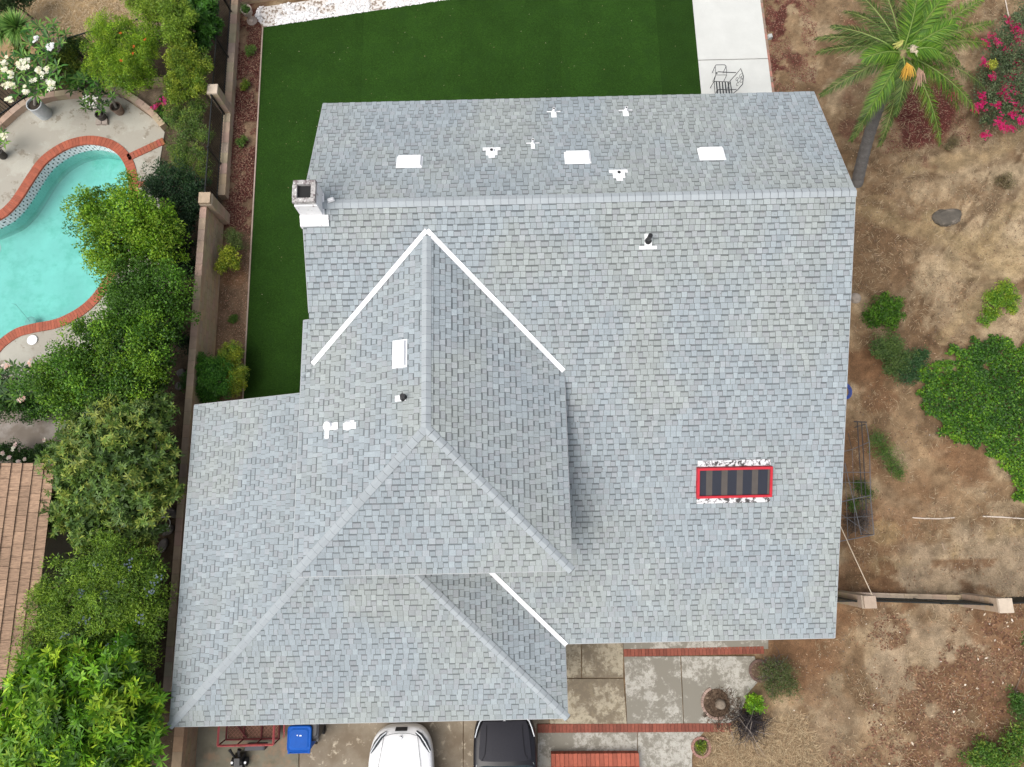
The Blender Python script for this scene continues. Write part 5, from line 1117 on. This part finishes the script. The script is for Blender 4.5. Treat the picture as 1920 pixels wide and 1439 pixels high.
# ---------------------------------------------------------------- patio furniture on the pale path
fe = mat('wrought_iron', (.035, .038, .04), .5, .2)
def P_(x, y, z): return at(x, y, z)
chr_ = thing('patio_chair', (at(1362, 168, 0).x, at(1362, 168, 0).y, .03), 'black wrought-iron patio chair with slatted seat and scrollwork back', 'chair')
S = [P_(1339, 153, .43), P_(1369, 154, .43), P_(1372, 178, .43), P_(1341, 178, .43)]
b = MB(); b.tube(S + [S[0]], .013, 6); b.build('seat_frame', fe, chr_)
for k in range(5): t = (k + .75) / 5.5; a, c = S[0].lerp(S[1], t), S[3].lerp(S[2], t); b = MB(); b.box(((a + c) / 2)[:2] + (.435,), (.045, (a - c).length, .008), math.atan2((c - a).y, (c - a).x) + math.pi / 2); b.build('slat', fe, chr_)
bk = [P_(1369, 152, .45), P_(1380, 140, .75), P_(1389, 129, .98), P_(1394, 143, 1.0), P_(1392.5, 158, .96), P_(1383, 169, .72), P_(1373, 177, .45)]
b = MB(); b.tube(bk + [bk[0]], .014, 6); bf = b.build('backrest', fe, chr_)
b = MB(); cen = sum(bk, Vector()) / len(bk) + Vector((.03, 0, .06)); e1_ = (bk[3] - cen).normalized(); e2_ = (bk[1] - bk[5]).normalized()
for (ou, ov, rr_) in ((0, .0, .07), (.10, .10, .055), (.10, -.10, .055), (-.08, .10, .05), (-.08, -.10, .05), (.16, 0, .05)):
    cc_ = cen + e1_ * ou + e2_ * ov; b.tube([cc_ + e1_ * math.cos(a) * rr_ + e2_ * math.sin(a) * rr_ for a in np.linspace(0, 5.2, 12)], .008, 4)
b.build('scrollwork', fe, bf)
for arm in ([P_(1345, 139, .66), P_(1343, 136.5, .68), P_(1347, 135, .68), P_(1362, 136, .67), P_(1380, 136.5, .66)], [P_(1347, 171, .66), P_(1345, 168.5, .68), P_(1350, 168, .68), P_(1364, 169, .67), P_(1381, 168, .66)]):
    b = MB(); b.tube(arm, .015, 6); b.tube([arm[1], S[0] if arm is not None and arm[0].y > S[0].y - .2 and arm[1].y > (S[0].y + S[3].y) / 2 else S[3]], .011, 6); b.build('armrest', fe, chr_)
for s_, q in ((S[0], (-.03, .02)), (S[1], (.03, .02)), (S[2], (.03, -.02)), (S[3], (-.03, -.02))): b = MB(); b.tube([s_, (s_.x + q[0], s_.y + q[1], .04)], .012, 6); b.build('leg', fe, chr_)
st_ = thing('footstool', (at(1350, 140, 0).x, at(1350, 140, 0).y, .03), 'small open black metal footstool frame above the patio chair', 'stool')
S = [P_(1341, 124, .42), P_(1343, 122, .42), P_(1359, 122, .42), P_(1361.5, 124.5, .42), P_(1362.5, 141, .42), P_(1342, 141, .42)]
b = MB(); b.tube(S + [S[0]], .011, 6); b.build('frame', fe, st_)
for s_ in (S[0], S[3], S[4], S[5]): b = MB(); b.tube([s_, (s_.x, s_.y, .04)], .010, 6); b.build('leg', fe, st_)
b = MB(); p = atg(1440, 72, 0); b.box((p.x + .04, p.y, -.02), (.14, .14, .14), .2); tag(b.build('junction_box', mat('grey_box', (.42, .44, .42), .7, .2)), 'small grey box on the ground beside the brick-edged path', 'box')

# ---------------------------------------------------------------- palm
ph = at(1690, 103, 4.7); pbs = at(1601, 352, 0); pz = float(gh(pbs.x, pbs.y)); pa = thing('palm_tree', (pbs.x, pbs.y, pz), 'feathery green palm with a leaning grey trunk at the upper right', 'palm tree')
b = MB(); pts = [Vector((pbs.x, pbs.y, pz - .05)).lerp(ph, t) + Vector((0, 0, 0)) + Vector((-.12 * math.sin(t * 3.14), .08 * math.sin(t * 3.14), 0)) for t in np.linspace(0, .96, 34)]
b.tube(pts, [.185 - .04 * t + (.012 if i % 2 else 0) for i, t in enumerate(np.linspace(0, 1, 34))], 14); b.build('trunk', mat('palm_bark', (.17, .16, .15), .95, .35, 10, bump=.9, bscale=25, stretch=(1, 1, 4)), pa)
b = MB(); b.lathe(Vector((ph.x, ph.y, ph.z - .35)), [(.2, 0), (.24, .15), (.18, .35), (.06, .5), (0, .5)], 12); b.build('crownshaft', mat('palm_heart', (.30, .24, .12), .9, .4, 12, bump=.6), pa)
def frond(tip, rise, seed, cols, L0=.42, sag=.5):
    r = np.random.default_rng(seed); h = np.array(ph) + np.array((0, 0, .05)); tp = np.array(tip); n = 62; t = np.linspace(.10, 1, n)[:, None]
    mid = (h + tp) / 2 + np.array((0, 0, rise)); P = (1 - t) ** 2 * h + 2 * t * (1 - t) * mid + t * t * tp; T = unit(2 * (1 - t) * (mid - h) + 2 * t * (tp - mid)); S_ = unit(np.cross(T, np.array((0, 0, 1.)))); U_ = np.cross(S_, T)
    b = MB(); idx = list(range(0, n, 4)) + [n - 1]; b.tube([h] + [P[i] for i in idx], [.032] + [.024 * (1 - .85 * i / n) for i in idx], 4); rc = b.build('frond', mat('frond_rib', (.16, .24, .05), .6, .1), pa)
    VV = []; CC = []
    for sg_ in (-1, 1):
        for rep in (0, 1):
            tt = t[:, 0]; Lf = L0 * np.sin(np.clip(tt * 1.02, 0, 1) ** .75 * 3.05) ** .6 * r.uniform(.8, 1.1, n) + .05
            ax = unit(T * (.55 + .5 * t) + S_ * sg_ * r.uniform(.7, 1, (n, 1)) + U_ * (r.uniform(-.15, .35, (n, 1)) - .1) - np.array((0, 0, 1)) * .18); nr_ = unit(U_ + r.normal(0, .25, (n, 3))); nr_ = unit(nr_ - ax * (nr_ * ax).sum(1, keepdims=True))
            VV.append(kite(P + T * (.012 * rep), ax, nr_, Lf, np.full(n, .023), wide=.3)); c = np.array(cols); CC.append(c[r.integers(0, len(c), n)] * r.uniform(.8, 1.2, n)[:, None])
    grid_quads('leaflets', np.concatenate(VV), np.concatenate(CC), leaf_mat(), rc)
PG = [(.037, .075, .015), (.065, .12, .022), (.11, .16, .04)]; PGL = [(.052, .13, .013), (.09, .20, .02), (.15, .27, .03)]
tips = [(1532, 72, 4.1, PG), (1534, 98, 3.9, PG), (1585, 22, 4.4, PG), (1540, 178, 3.7, PG), (1597, 262, 3.4, PG), (1650, 272, 3.2, PG), (1763, 268, 3.1, PGL), (1798, 205, 3.4, PGL), (1832, 212, 3.5, PGL), (1846, 165, 3.6, PG),
        (1850, 82, 4.3, PGL), (1862, 42, 4.6, PGL), (1840, 0, 5.0, PGL), (1800, -40, 5.2, PGL), (1750, -60, 5.2, PGL), (1700, -60, 5.2, PG), (1640, -50, 5.0, PG), (1600, -20, 4.8, PG), (1560, 50, 4.5, PG), (1618, 225, 3.8, PGL), (1800, 120, 4.4, PGL), (1770, -10, 5.6, PGL), (1720, -20, 5.9, PGL), (1620, 110, 4.9, PGL), (1790, 45, 5.4, PGL), (1680, 215, 4.0, PG), (1760, 95, 5.2, PGL)]
for i, (x, y, z, c) in enumerate(tips): frond(at(x, y, z), .55 if z < 4.5 else .35, 300 + i, c, (.38 if c is PG else .46))
b = MB(); rr = random.Random(4)
def strands(b, c, d, n, L, r0):
    for k in range(n): e = (Vector(d) + Vector((rr.uniform(-.5, .5), rr.uniform(-.5, .5), rr.uniform(-.3, .3)))).normalized() * L * rr.uniform(.6, 1.1); b.tube([Vector(c), Vector(c) + e * .5 + Vector((0, 0, .04)), Vector(c) + e - Vector((0, 0, .1))], [r0, r0 * .8, r0 * .4], 4)
c = at(1700, 118, 4.9); strands(b, c, (.1, -1, -.2), 60, .42, .012); b.build('fruit_stalk', mat('orange_stalk', (.62, .36, .05), .7, .25, 10), pa)
b = MB(); c = at(1708, 98, 5.0); strands(b, c, (.3, .2, .4), 40, .26, .02); b.build('flower_head', mat('cream_flower', (.58, .50, .36), .8, .2, 10), pa)
b = MB(); c = at(1690, 86, 5.0); strands(b, c, (-.5, .2, .3), 30, .2, .022); b.build('flower_head', mat('yellow_flower', (.42, .42, .12), .8, .2, 10), pa)
b = MB(); c = at(1722, 128, 4.6); strands(b, c, (.3, -1, -.3), 26, .5, .02); b.build('dry_husk', mat('dry_husk', (.42, .27, .19), .9, .3, 10), pa)

# ---------------------------------------------------------------- shrubs and weeds on the bank
def eplant(name, label, cat, blobs, *a, **k):
    px, py = blobs[0][:2]; p = atg(px, py); z0 = p.z; a = (int(a[0] * .72),) + a[1:]; k.setdefault('jig', .5); k.setdefault('flat', .5)
    return plant(name, label, cat, [(x, y, r_, z0 + z) for x, y, r_, z in blobs], *a, base=(p.x, p.y), **k)
bo = eplant('bougainvillea', 'sprawling bougainvillea with magenta flowers at the right edge', 'bougainvillea', ((1880, 110, 40, 1.0), (1905, 160, 42, 1.1), (1870, 190, 36, .8), (1900, 210, 34, .8), (1858, 150, 26, .8), (1895, 60, 30, 1.0), (1930, 110, 44, 1.2), (1850, 225, 18, .5), (1845, 185, 22, .6), (1915, 35, 28, 1.0), (1920, 190, 40, 1.0), (1870, 85, 26, .9)), 15000, (.06, .032), [(.06, .10, .05), (.10, .14, .07), (.14, .19, .09)], 110, trunk=.05, clump=.22, cj=.3)
bzf = bo.location.z
fl = [(1890, 40), (1905, 55), (1915, 62), (1862, 72), (1902, 50), (1870, 80), (1848, 80), (1888, 95), (1914, 110), (1905, 115), (1844, 118), (1890, 145), (1902, 142), (1860, 145), (1842, 180), (1888, 160), (1880, 175), (1890, 185), (1905, 175), (1912, 165), (1870, 198), (1905, 195), (1915, 225), (1900, 215), (1873, 228), (1878, 240), (1848, 252), (1893, 242), (1840, 195), (1830, 205), (1785, 180), (1918, 205), (1907, 75), (1885, 172)]
heads([at(x, y, bzf + 1.15) for x, y in fl], 26, .075, .055, [(.50, .015, .12), (.62, .03, .18), (.42, .01, .08)], bo, 12, petals=3)
eplant('small_plant', 'little yellow-flowered plant at the left side of the bougainvillea', 'plant', ((1862, 122, 9, 1.25),), 260, (.05, .03), [(.3, .36, .04), (.45, .46, .08)], 111, None, trunk=.01, clump=.08)
eplant('bank_bush', 'dense dark green bush nearest the right edge of the roof', 'shrub', ((1655, 582, 26, .55), (1672, 572, 20, .5), (1640, 600, 20, .4), (1672, 600, 18, .45)), 5500, (.055, .04), FICUS[:3], 112, trunk=.04, clump=.14)
eplant('bank_bush', 'olive green bush just below the dense dark one', 'shrub', ((1650, 655, 24, .5), (1672, 650, 22, .5), (1690, 675, 22, .5), (1672, 690, 20, .5)), 5000, (.055, .028), [(.05, .10, .03), (.09, .15, .04), (.12, .19, .05)], 113, trunk=.04, clump=.15)
eplant('bank_bush', 'dark thin-stemmed bush touching the left end of the ivy', 'shrub', ((1712, 680, 22, .5), (1728, 665, 14, .4), (1700, 705, 18, .4)), 3000, (.055, .025), [(.03, .08, .03), (.05, .12, .04)], 114, trunk=.035, clump=.15)
eplant('lime_patch', 'bright yellow-green leafy plant alone on the pale bank', 'shrub', ((1868, 562, 22, .25), (1888, 555, 20, .25), (1858, 590, 16, .2), (1895, 578, 12, .2), (1845, 603, 8, .1), (1880, 540, 12, .2)), 4200, (.055, .032), [(.08, .2, .02), (.16, .3, .025), (.28, .36, .03)], 115, trunk=.03, clump=.13)
eplant('weed_clump', 'feathery green weed growing beside the metal frame', 'weed', ((1645, 825, 18, .4), (1660, 850, 18, .4), (1672, 875, 16, .3), (1685, 885, 12, .25)), 2600, (.07, .012), [(.06, .13, .03), (.10, .18, .03), (.13, .2, .05)], 116, trunk=.02, clump=.16)
eplant('weed_clump', 'darker weed tangled inside the lower metal frame', 'weed', ((1612, 912, 14, .3), (1625, 925, 12, .3), (1600, 945, 12, .25)), 1500, (.06, .014), [(.05, .11, .02), (.08, .15, .03)], 117, trunk=.02, clump=.14)
eplant('dry_shrub', 'half-dead green and brown shrub right of the patio', 'shrub', ((1462, 1262, 24, .45), (1478, 1285, 22, .4), (1450, 1290, 20, .35), (1440, 1255, 16, .4)), 3600, (.05, .014), [(.06, .10, .03), (.10, .13, .04), (.15, .12, .07)], 118, trunk=.03, clump=.16)
eplant('green_plant', 'vivid green leafy plant beside the burnt twigs', 'plant', ((1415, 1312, 11, .35), (1420, 1325, 9, .3), (1408, 1322, 7, .3)), 700, (.10, .03), MANGO[1:], 119, trunk=.02, clump=.1)
eplant('weed_clump', 'broad green weeds in the bottom right corner', 'weed', ((1850, 1415, 26, .35), (1880, 1430, 30, .35), (1900, 1395, 22, .35), (1830, 1430, 18, .25), (1915, 1380, 20, .3)), 3600, (.09, .026), [(.05, .13, .02), (.09, .2, .025), (.2, .26, .04)], 120, trunk=.03, clump=.18)
eplant('weed_clump', 'green weed patch at the right edge above the corner weeds', 'weed', ((1908, 1312, 16, .3), (1915, 1335, 14, .3), (1918, 1190, 12, .2)), 1300, (.08, .02), [(.04, .11, .02), (.08, .18, .025)], 121, trunk=.02, clump=.14)
eplant('dead_brush', 'brown dry brush mound high on the pale bank', 'brush', ((1878, 338, 14, .15), (1888, 344, 10, .12)), 1100, (.07, .012), [(.16, .12, .07), (.24, .19, .12), (.12, .12, .05)], 122, trunk=.015, clump=.14)
eplant('dead_brush', 'grey-green dry brush near the palm mulch', 'brush', ((1786, 268, 13, .12), (1775, 276, 8, .1)), 800, (.06, .012), [(.13, .13, .06), (.22, .17, .10)], 123, trunk=.015, clump=.14)
def twig_heap(name, label, px, py, r_, n, col, seed, cat='brush', L=.35, h=.25):
    p = atg(px, py); q = random.Random(seed); t_ = MB(); rw = r_ / F * H
    for k in range(n):
        a = q.uniform(0, 6.28); d = q.uniform(0, rw) ; c = p + Vector((math.cos(a) * d, math.sin(a) * d, q.uniform(.02, h))); e = Vector((q.uniform(-1, 1), q.uniform(-1, 1), q.uniform(-.3, .5))).normalized() * L * q.uniform(.4, 1.2)
        kk = q.uniform(.6, 1.3); t_.tube([c, c + e * .5 + Vector((q.uniform(-.04, .04), q.uniform(-.04, .04), .02)), c + e], [.008, .006, .003], 3, tuple(x * kk for x in col))
    return tag(t_.build(name, mat('twig', (1, 1, 1), .95, .2, attr=True)), label, cat)
twig_heap('twig_pile', 'black burnt-looking heap of dead twigs beside the brick band', 1402, 1352, 26, 330, (.032, .026, .028), 5, L=.5, h=.35)
twig_heap('twig_pile', 'few long pale twigs crossing the burnt heap', 1398, 1362, 30, 26, (.26, .22, .19), 55, L=.7, h=.42)
twig_heap('twig_pile', 'grey bare twigs above the half-dead shrub', 1448, 1252, 20, 130, (.16, .15, .15), 6)
twig_heap('twig_pile', 'dark tangle of branches inside the metal frame by the eave', 1600, 975, 26, 240, (.07, .055, .045), 7, h=.35)
# ring kerbs in the patio, stump
def ring_kerb(name, label, px, py, r_, col, soil=True, a0=0, a1=6.283):
    c = at(px, py, 0); t_ = thing(name, (c.x, c.y, .02), label, 'ring kerb'); rw = r_ / F * H; n = 22; b = MB()
    for k in range(n):
        a = a0 + (a1 - a0) * (k + .5) / n; kk = random.uniform(.8, 1.15); b.box((c.x + rw * math.cos(a), c.y + rw * math.sin(a), -.02), (.07, (a1 - a0) * rw / n - .008, .075), a, tuple(x * kk for x in col))
    b.build('kerb', mat('kerb_brick', (1, 1, 1), .9, .25, 8, attr=True), t_)
    if soil: b = MB(); b.lathe((c.x, c.y, 0), [(rw - .03, .024), (0, .034)], 24); b.build('soil', mat('litter_soil', (.13, .085, .055), .95, .5, 14, bump=.6, stains=[((.24, .18, .12), 18, .56, .64)]), t_)
    return c
rc_ = ring_kerb('ring_kerb', 'broken round brick kerb around an old stump in the stained patio', 1343, 1318, 25, (.38, .27, .22), True, 1.9, 5.2)
twig_heap('leaf_pile', 'dry brown leaves and twigs spilling around the old stump', 1354, 1328, 34, 900, (.12, .078, .05), 15, 'litter', .13, .10)
ring_kerb('ring_kerb', 'small round terracotta kerb with a green plant at the patio corner', 1314, 1401, 15, (.36, .20, .16))
ring_kerb('ring_kerb', 'broken dark ring kerb at the upper right patio edge', 1424, 1258, 17, (.16, .10, .08))
b = MB(); b.lathe(at(1350, 1320, .0), [(.17, .02), (.14, .09), (.12, .16), (.05, .175), (0, .165)], 14, (1, 1, 1)); tag(b.build('tree_stump', mat('stump_wood', (.26, .21, .16), .95, .4, 12, bump=.7), None, True), 'weathered low tree stump inside the round brick kerb', 'stump')
eplant('small_plant', 'low yellow-green plant inside the small terracotta ring', 'plant', ((1313, 1401, 9, .12), (1317, 1396, 6, .1)), 420, (.05, .016), YEL[:3], 124, None, trunk=.01, clump=.07)
# metal dog-run frame by the roof edge
zf = float(gh(*xy(1610, 900))); fr_ = thing('metal_frame', (at(1610, 900, zf).x, at(1610, 900, zf).y, zf), 'rusty metal pen frame with wire sides beside the right eave', 'frame'); grm = mat('weathered_steel', (.16, .16, .17), .6, .3, metal=.3); dkm = mat('rust_bar', (.05, .045, .045), .7, .3)
def ft(pts, r_, m, nm): b = MB(); b.tube([at(x, y, zf + z) for x, y, z in pts], r_, 6); b.build(nm, m, fr_)
ft([(1601, 791, .9), (1612, 791.5, .9), (1625, 792, .9)], .02, dkm, 'top_bar')
for x0_, x1_, y1_ in ((1607.5, 1617, 950), (1615.5, 1625, 965)): ft([(x0_, 792, .9), (x1_, y1_, .7)], .017, dkm, 'bar')
ft([(1624, 795, .8), (1630, 830, .8), (1632.5, 935, .8), (1639, 1003, .8)], .014, grm, 'side_rail')
ft([(1638, 1003, .8), (1609, 1009, .8), (1560, 1018, .8)], .014, grm, 'cross_rail'); ft([(1560, 852, .8), (1598, 843, .8), (1630, 829, .8)], .011, grm, 'cross_rail'); ft([(1550, 886, .8), (1632, 886, .8)], .011, grm, 'cross_rail'); ft([(1550, 948, .8), (1600, 936, .8), (1634, 929, .8)], .014, grm, 'cross_rail')
ft([(1584, 868, .8), (1598, 930, .8), (1615, 1003, .8)], .012, grm, 'diagonal'); ft([(1590, 812, .6), (1597, 842, .6)], .01, dkm, 'bar')
for x, y in ((1624, 795), (1632, 935), (1638.5, 1003)): p = at(x, y, zf + .8); b = MB(); b.tube([p, (p.x, p.y, zf - .03)], .014, 6); b.build('post', grm, fr_)
for (xx, yy, x2_, y2_) in ((1584, 868, 1590, 1012), (1598, 843, 1604, 1008), (1575, 905, 1634, 905), (1572, 972, 1637, 968), (1570, 960, 1630, 1000)): ft([(xx, yy, .8), (x2_, y2_, .8)], .007, grm, 'wire')
b = MB()
for k in range(26):
    t = k / 25; a = at(1632.5 + 6 * t, 935 + 68 * t, zf + .8); b.tube([a, (a.x, a.y, zf + .02)], .0035, 3)
for k in range(8): z = zf + .05 + k * .1; b.tube([(lambda q: (q.x, q.y, z))(at(1632.5, 935, zf + .8)), (lambda q: (q.x, q.y, z))(at(1638.5, 1003, zf + .8))], .0035, 3)
b.build('wire_mesh', grm, fr_)['kind'] = 'stuff'
# ropes, irrigation lines, hose
def line(name, label, pts, r_, m, cat): b = MB(); b.tube(pts, r_, 6); return tag(b.build(name, m), label, cat)
line('rope', 'tan rope stretched from the roof edge to the brown pillar', [at(1575, 985, 2.6), at(1607, 1055, 2.2), Vector((e1.x + .12, e1.y + .14, 1.93))], .014, mat('rope_tan', (.48, .40, .30), .9, .2), 'rope')
pvc = mat('pvc', (.66, .58, .50), .6, .2)
line('irrigation_pipe', 'short pale irrigation pipe lying on the dirt', [atg(1711, 971, .02), atg(1735, 972.5, .02), atg(1760, 973, .02), atg(1790, 971, .02)], .017, pvc, 'pipe')
line('irrigation_pipe', 'pale irrigation pipe running out of the lower right end of the ivy', [atg(1843, 968.5, .03), atg(1880, 970, .03), atg(1920, 973, .03), atg(1990, 976, .03)], .019, pvc, 'pipe')
line('irrigation_pipe', 'thin white pipe curving down to the bougainvillea at the top edge', [atg(x, y, .04) for x, y in ((1883, -30), (1885, 0), (1890, 25), (1896, 45), (1899, 62))], .016, pvc, 'pipe')
line('irrigation_pipe', 'white pipe stub among the bottom right weeds', [atg(1876, 1442, .1), atg(1890, 1424, .15), atg(1897, 1414, .12)], .02, white_m, 'pipe')
c = atg(1583, 734, .03); b = MB()
for k in range(3): b.tube([c + Vector((math.cos(a) * (.16 + .03 * k) , math.sin(a) * (.2 + .03 * k), .02 * k)) for a in np.linspace(0, 6.283, 20)], .014, 6)
tag(b.build('garden_hose', mat('blue_hose', (.02, .08, .38), .5, .1)), 'blue coiled hose peeking out beside the right eave', 'hose')
b = MB(); p = atg(1766, 1018, .03); b.tube([p, atg(1771, 1032, .03)], .02, 5); tag(b.build('stick', mat('dry_wood', (.36, .27, .19), .9, .3)), 'short dry wooden stick lying on the bare dirt', 'stick')
hb = atg(224, 172, .1)
b = MB(); b.box((hb.x, hb.y, 0), (.2, .40, .19), -.3); tag(b.build('cinder_block', mat('cinder', (.40, .34, .29), .95, .3, 10)), 'loose cinder block behind the curved planter wall', 'block')
b = MB(); p = at(193, 231, 0); 
for dx in (-.11, .11): b.box((p.x + dx, p.y, 0), (.19, .2, .10), .1)
tag(b.build('concrete_block', mat('cinder', (.40, .34, .29))), 'pale hollow concrete block on the deck below the dark pot', 'block')

# ---------------------------------------------------------------- ivy ground cover
ivp = [xy(*p) for p in ((1706, 722), (1718, 690), (1745, 678), (1775, 664), (1800, 652), (1830, 655), (1860, 646), (1895, 655), (1960, 660), (2060, 680), (2060, 990), (1930, 975), (1905, 962), (1880, 925), (1872, 905), (1850, 875), (1820, 855), (1790, 838), (1760, 822), (1745, 800), (1728, 788), (1712, 770), (1702, 745))]
r = np.random.default_rng(77); P = np.array(ivp); lo, hi = P.min(0) - .2, P.max(0) + .2; n = 64000; X = r.uniform(lo[0], hi[0], n); Y = r.uniform(lo[1], hi[1], n)
wx_ = X + (fbm(X, Y, .4, 141, 4) - .5) * .9; wy_ = Y + (fbm(X, Y, .4, 151, 4) - .5) * .9; k = in_poly(wx_, wy_, ivp) & (fbm(X, Y, .35, 191, 3) + .16 * r.random(len(X)) > .33); X, Y = X[k], Y[k]; n = len(X)
hgt = .08 + .26 * fbm(X, Y, .5, 131, 4); zz = gh(X, Y) + hgt * r.uniform(.25, 1.0, n) ** .5
ax = unit(np.stack([r.normal(size=n), r.normal(size=n), r.normal(0, .35, n)], -1)); nr_ = unit(r.normal(0, .35, (n, 3)) + np.array((0, 0, 1.))); nr_ = unit(nr_ - ax * (nr_ * ax).sum(1, keepdims=True))
iv = np.array([(.024, .075, .008), (.05, .14, .01), (.10, .22, .014), (.17, .31, .02), (.34, .44, .04)]); tone = np.clip(fbm(X, Y, .9, 161, 4) * 4.4 - .9 + r.normal(0, .85, n) + sm(13.5, 15.5, X) * sm(4, 1, Y) * 1.2, 0, 3.99); i0 = tone.astype(int)
tag(grid_quads('ivy', kite(np.stack([X, Y, zz], -1), ax, nr_, .078 * r.uniform(.55, 1.3, n), .062 * r.uniform(.7, 1.2, n), wide=.4), iv[i0] * r.uniform(.8, 1.2, n)[:, None], leaf_mat()), kind='stuff')
# ---------------------------------------------------------------- litter, mulch chips, dry grass
field = [xy(1560, -80), xy(2000, -80), xy(2000, 1460), xy(1300, 1460), xy(1420, 1230), xy(1590, 1190), xy(1600, 700)]
def lit_mask(x, y): return ~in_poly(x, y, ivp) & (fbm(x, y, .8, 171, 5) > .47)
X, Y = scatter(field, 15000, 6, lit_mask)
tag(chips('leaf_litter', X, Y, (.03, .075), [(.20, .11, .06), (.28, .17, .10), (.12, .07, .045), (.36, .26, .17), (.16, .12, .09)], chip_m, .012, .5, .4, 7), kind='stuff')
low = [xy(1640, 1150), xy(2000, 1130), xy(2000, 1460), xy(1540, 1460)]
X, Y = scatter(low, 5200, 8, lambda x, y: fbm(x, y, .75, 61, 5) > .50)
tag(chips('dry_leaves', X, Y, (.05, .11), [(.20, .10, .055), (.26, .15, .09), (.13, .065, .04), (.30, .20, .12), (.11, .055, .035), (.18, .09, .06), (.15, .08, .05)], chip_m, .02, .45, .6, 9), kind='stuff')
X, Y = scatter(low, 50, 18, lambda x, y: fbm(x, y, .75, 61, 5) > .46); tag(chips('pale_chips', X, Y, (.04, .12), [(.62, .52, .40), (.7, .62, .52)], chip_m, .02, .6, .4, 19), kind='stuff')
X, Y = scatter(field, 120, 28); tag(chips('pebbles', X, Y, (.02, .06), [(.5, .44, .36), (.4, .35, .3)], chip_m, .02, .7, .4, 29), kind='stuff')
mst = [xy(*p) for p in ((447, 12), (480, 25), (492, 52), (468, 440), (418, 420))]
X, Y = scatter(mst, 11000, 10, lambda x, y: fbm(x, y, .6, 95, 5) > .40)
tag(chips('red_mulch', X, Y, (.03, .09), [(.10, .03, .025), (.15, .055, .04), (.07, .022, .02), (.26, .16, .11), (.2, .12, .08)], chip_m, .02, .35, .5, 11, 0.0), kind='stuff')
X, Y = scatter([xy(*p) for p in ((425, 440), (470, 440), (458, 700), (404, 680))], 2600, 12)
tag(chips('dirt_chips', X, Y, (.015, .05), [(.36, .26, .18), (.26, .16, .10), (.40, .22, .15)], chip_m, .01, .6, .4, 13, 0.0), kind='stuff')
X, Y = scatter([xy(*p) for p in ((1430, -60), (1530, -60), (1530, 170), (1448, 172))], 3600, 14, lambda x, y: fbm(x, y, .5, 85, 5) > .43)
X2, Y2 = scatter([xy(*p) for p in ((1640, 120), (1780, 120), (1800, 290), (1640, 300))], 5200, 15, lambda x, y: fbm(x, y, .7, 81, 5) > .36)
tag(chips('palm_mulch', np.concatenate([X, X2]), np.concatenate([Y, Y2]), (.03, .08), [(.14, .04, .035), (.21, .075, .055), (.09, .03, .025), (.28, .17, .12)], chip_m, .02, .35, .5, 16), kind='stuff')
def straw_(name, poly, n, seed, cols, L=(.10, .26), mask=None, up=.35):
    X, Y = scatter(poly, n, seed, mask); r = np.random.default_rng(seed); n = len(X); P = np.stack([X, Y, gh(X, Y) + .005], -1); a = r.uniform(0, 6.283, n); ax = unit(np.stack([np.cos(a), np.sin(a), np.abs(r.normal(0, up, n))], -1)); nr_ = unit(np.array((0, 0, 1.)) - ax * ax[:, 2:3])
    cols = np.array(cols); return tag(grid_quads(name, kite(P, ax, nr_, r.uniform(*L, n), np.full(n, .011)), cols[r.integers(0, len(cols), n)] * r.uniform(.7, 1.2, n)[:, None], chip_m), kind='stuff')
straw_('dry_grass', field, 16000, 31, [(.34, .25, .15), (.24, .17, .10), (.42, .33, .21)], mask=lambda x, y: (fbm(x, y, 1.0, 181, 4) > .5) & ~in_poly(x, y, ivp))
straw_('dry_grass', [xy(1340, 1370), xy(1500, 1340), xy(1560, 1460), xy(1300, 1460)], 6000, 32, [(.40, .29, .17), (.28, .19, .11), (.46, .36, .22)], (.12, .34))
straw_('dry_grass', [xy(*p) for p in ((-60, -60), (400, -60), (300, 70), (130, 100), (60, 60))], 9000, 33, [(.46, .36, .22), (.38, .28, .16), (.52, .42, .28)], (.12, .3))

def roof_debris():
    r = np.random.default_rng(91); n = 420; X = r.uniform(XL + .3, XR - .2, n); Y = np.where(r.random(n) < .5, r.uniform(2.5, 6.8, n), r.uniform(YS + .2, YR, n))
    k = ~((X < XE + .1) & (Y > YF)) & ~((X < GXE + .1)); X, Y = X[k], Y[k]
    return chips('roof_debris', X, Y, (.015, .045), [(.05, .045, .04), (.10, .08, .06)], chip_m, .006, .5, .2, 92, np.array([zmain(y) for y in Y]) + .016)
tag(roof_debris(), kind='stuff')
X, Y = scatter([xy(*p) for p in ((500, 60), (840, 10), (1290, 5), (1300, 170), (620, 185), (470, 700))], 90, 93); tag(chips('turf_leaves', X, Y, (.02, .05), [(.40, .36, .24), (.28, .22, .12)], chip_m, .01, .5, .3, 94, .014), kind='stuff')
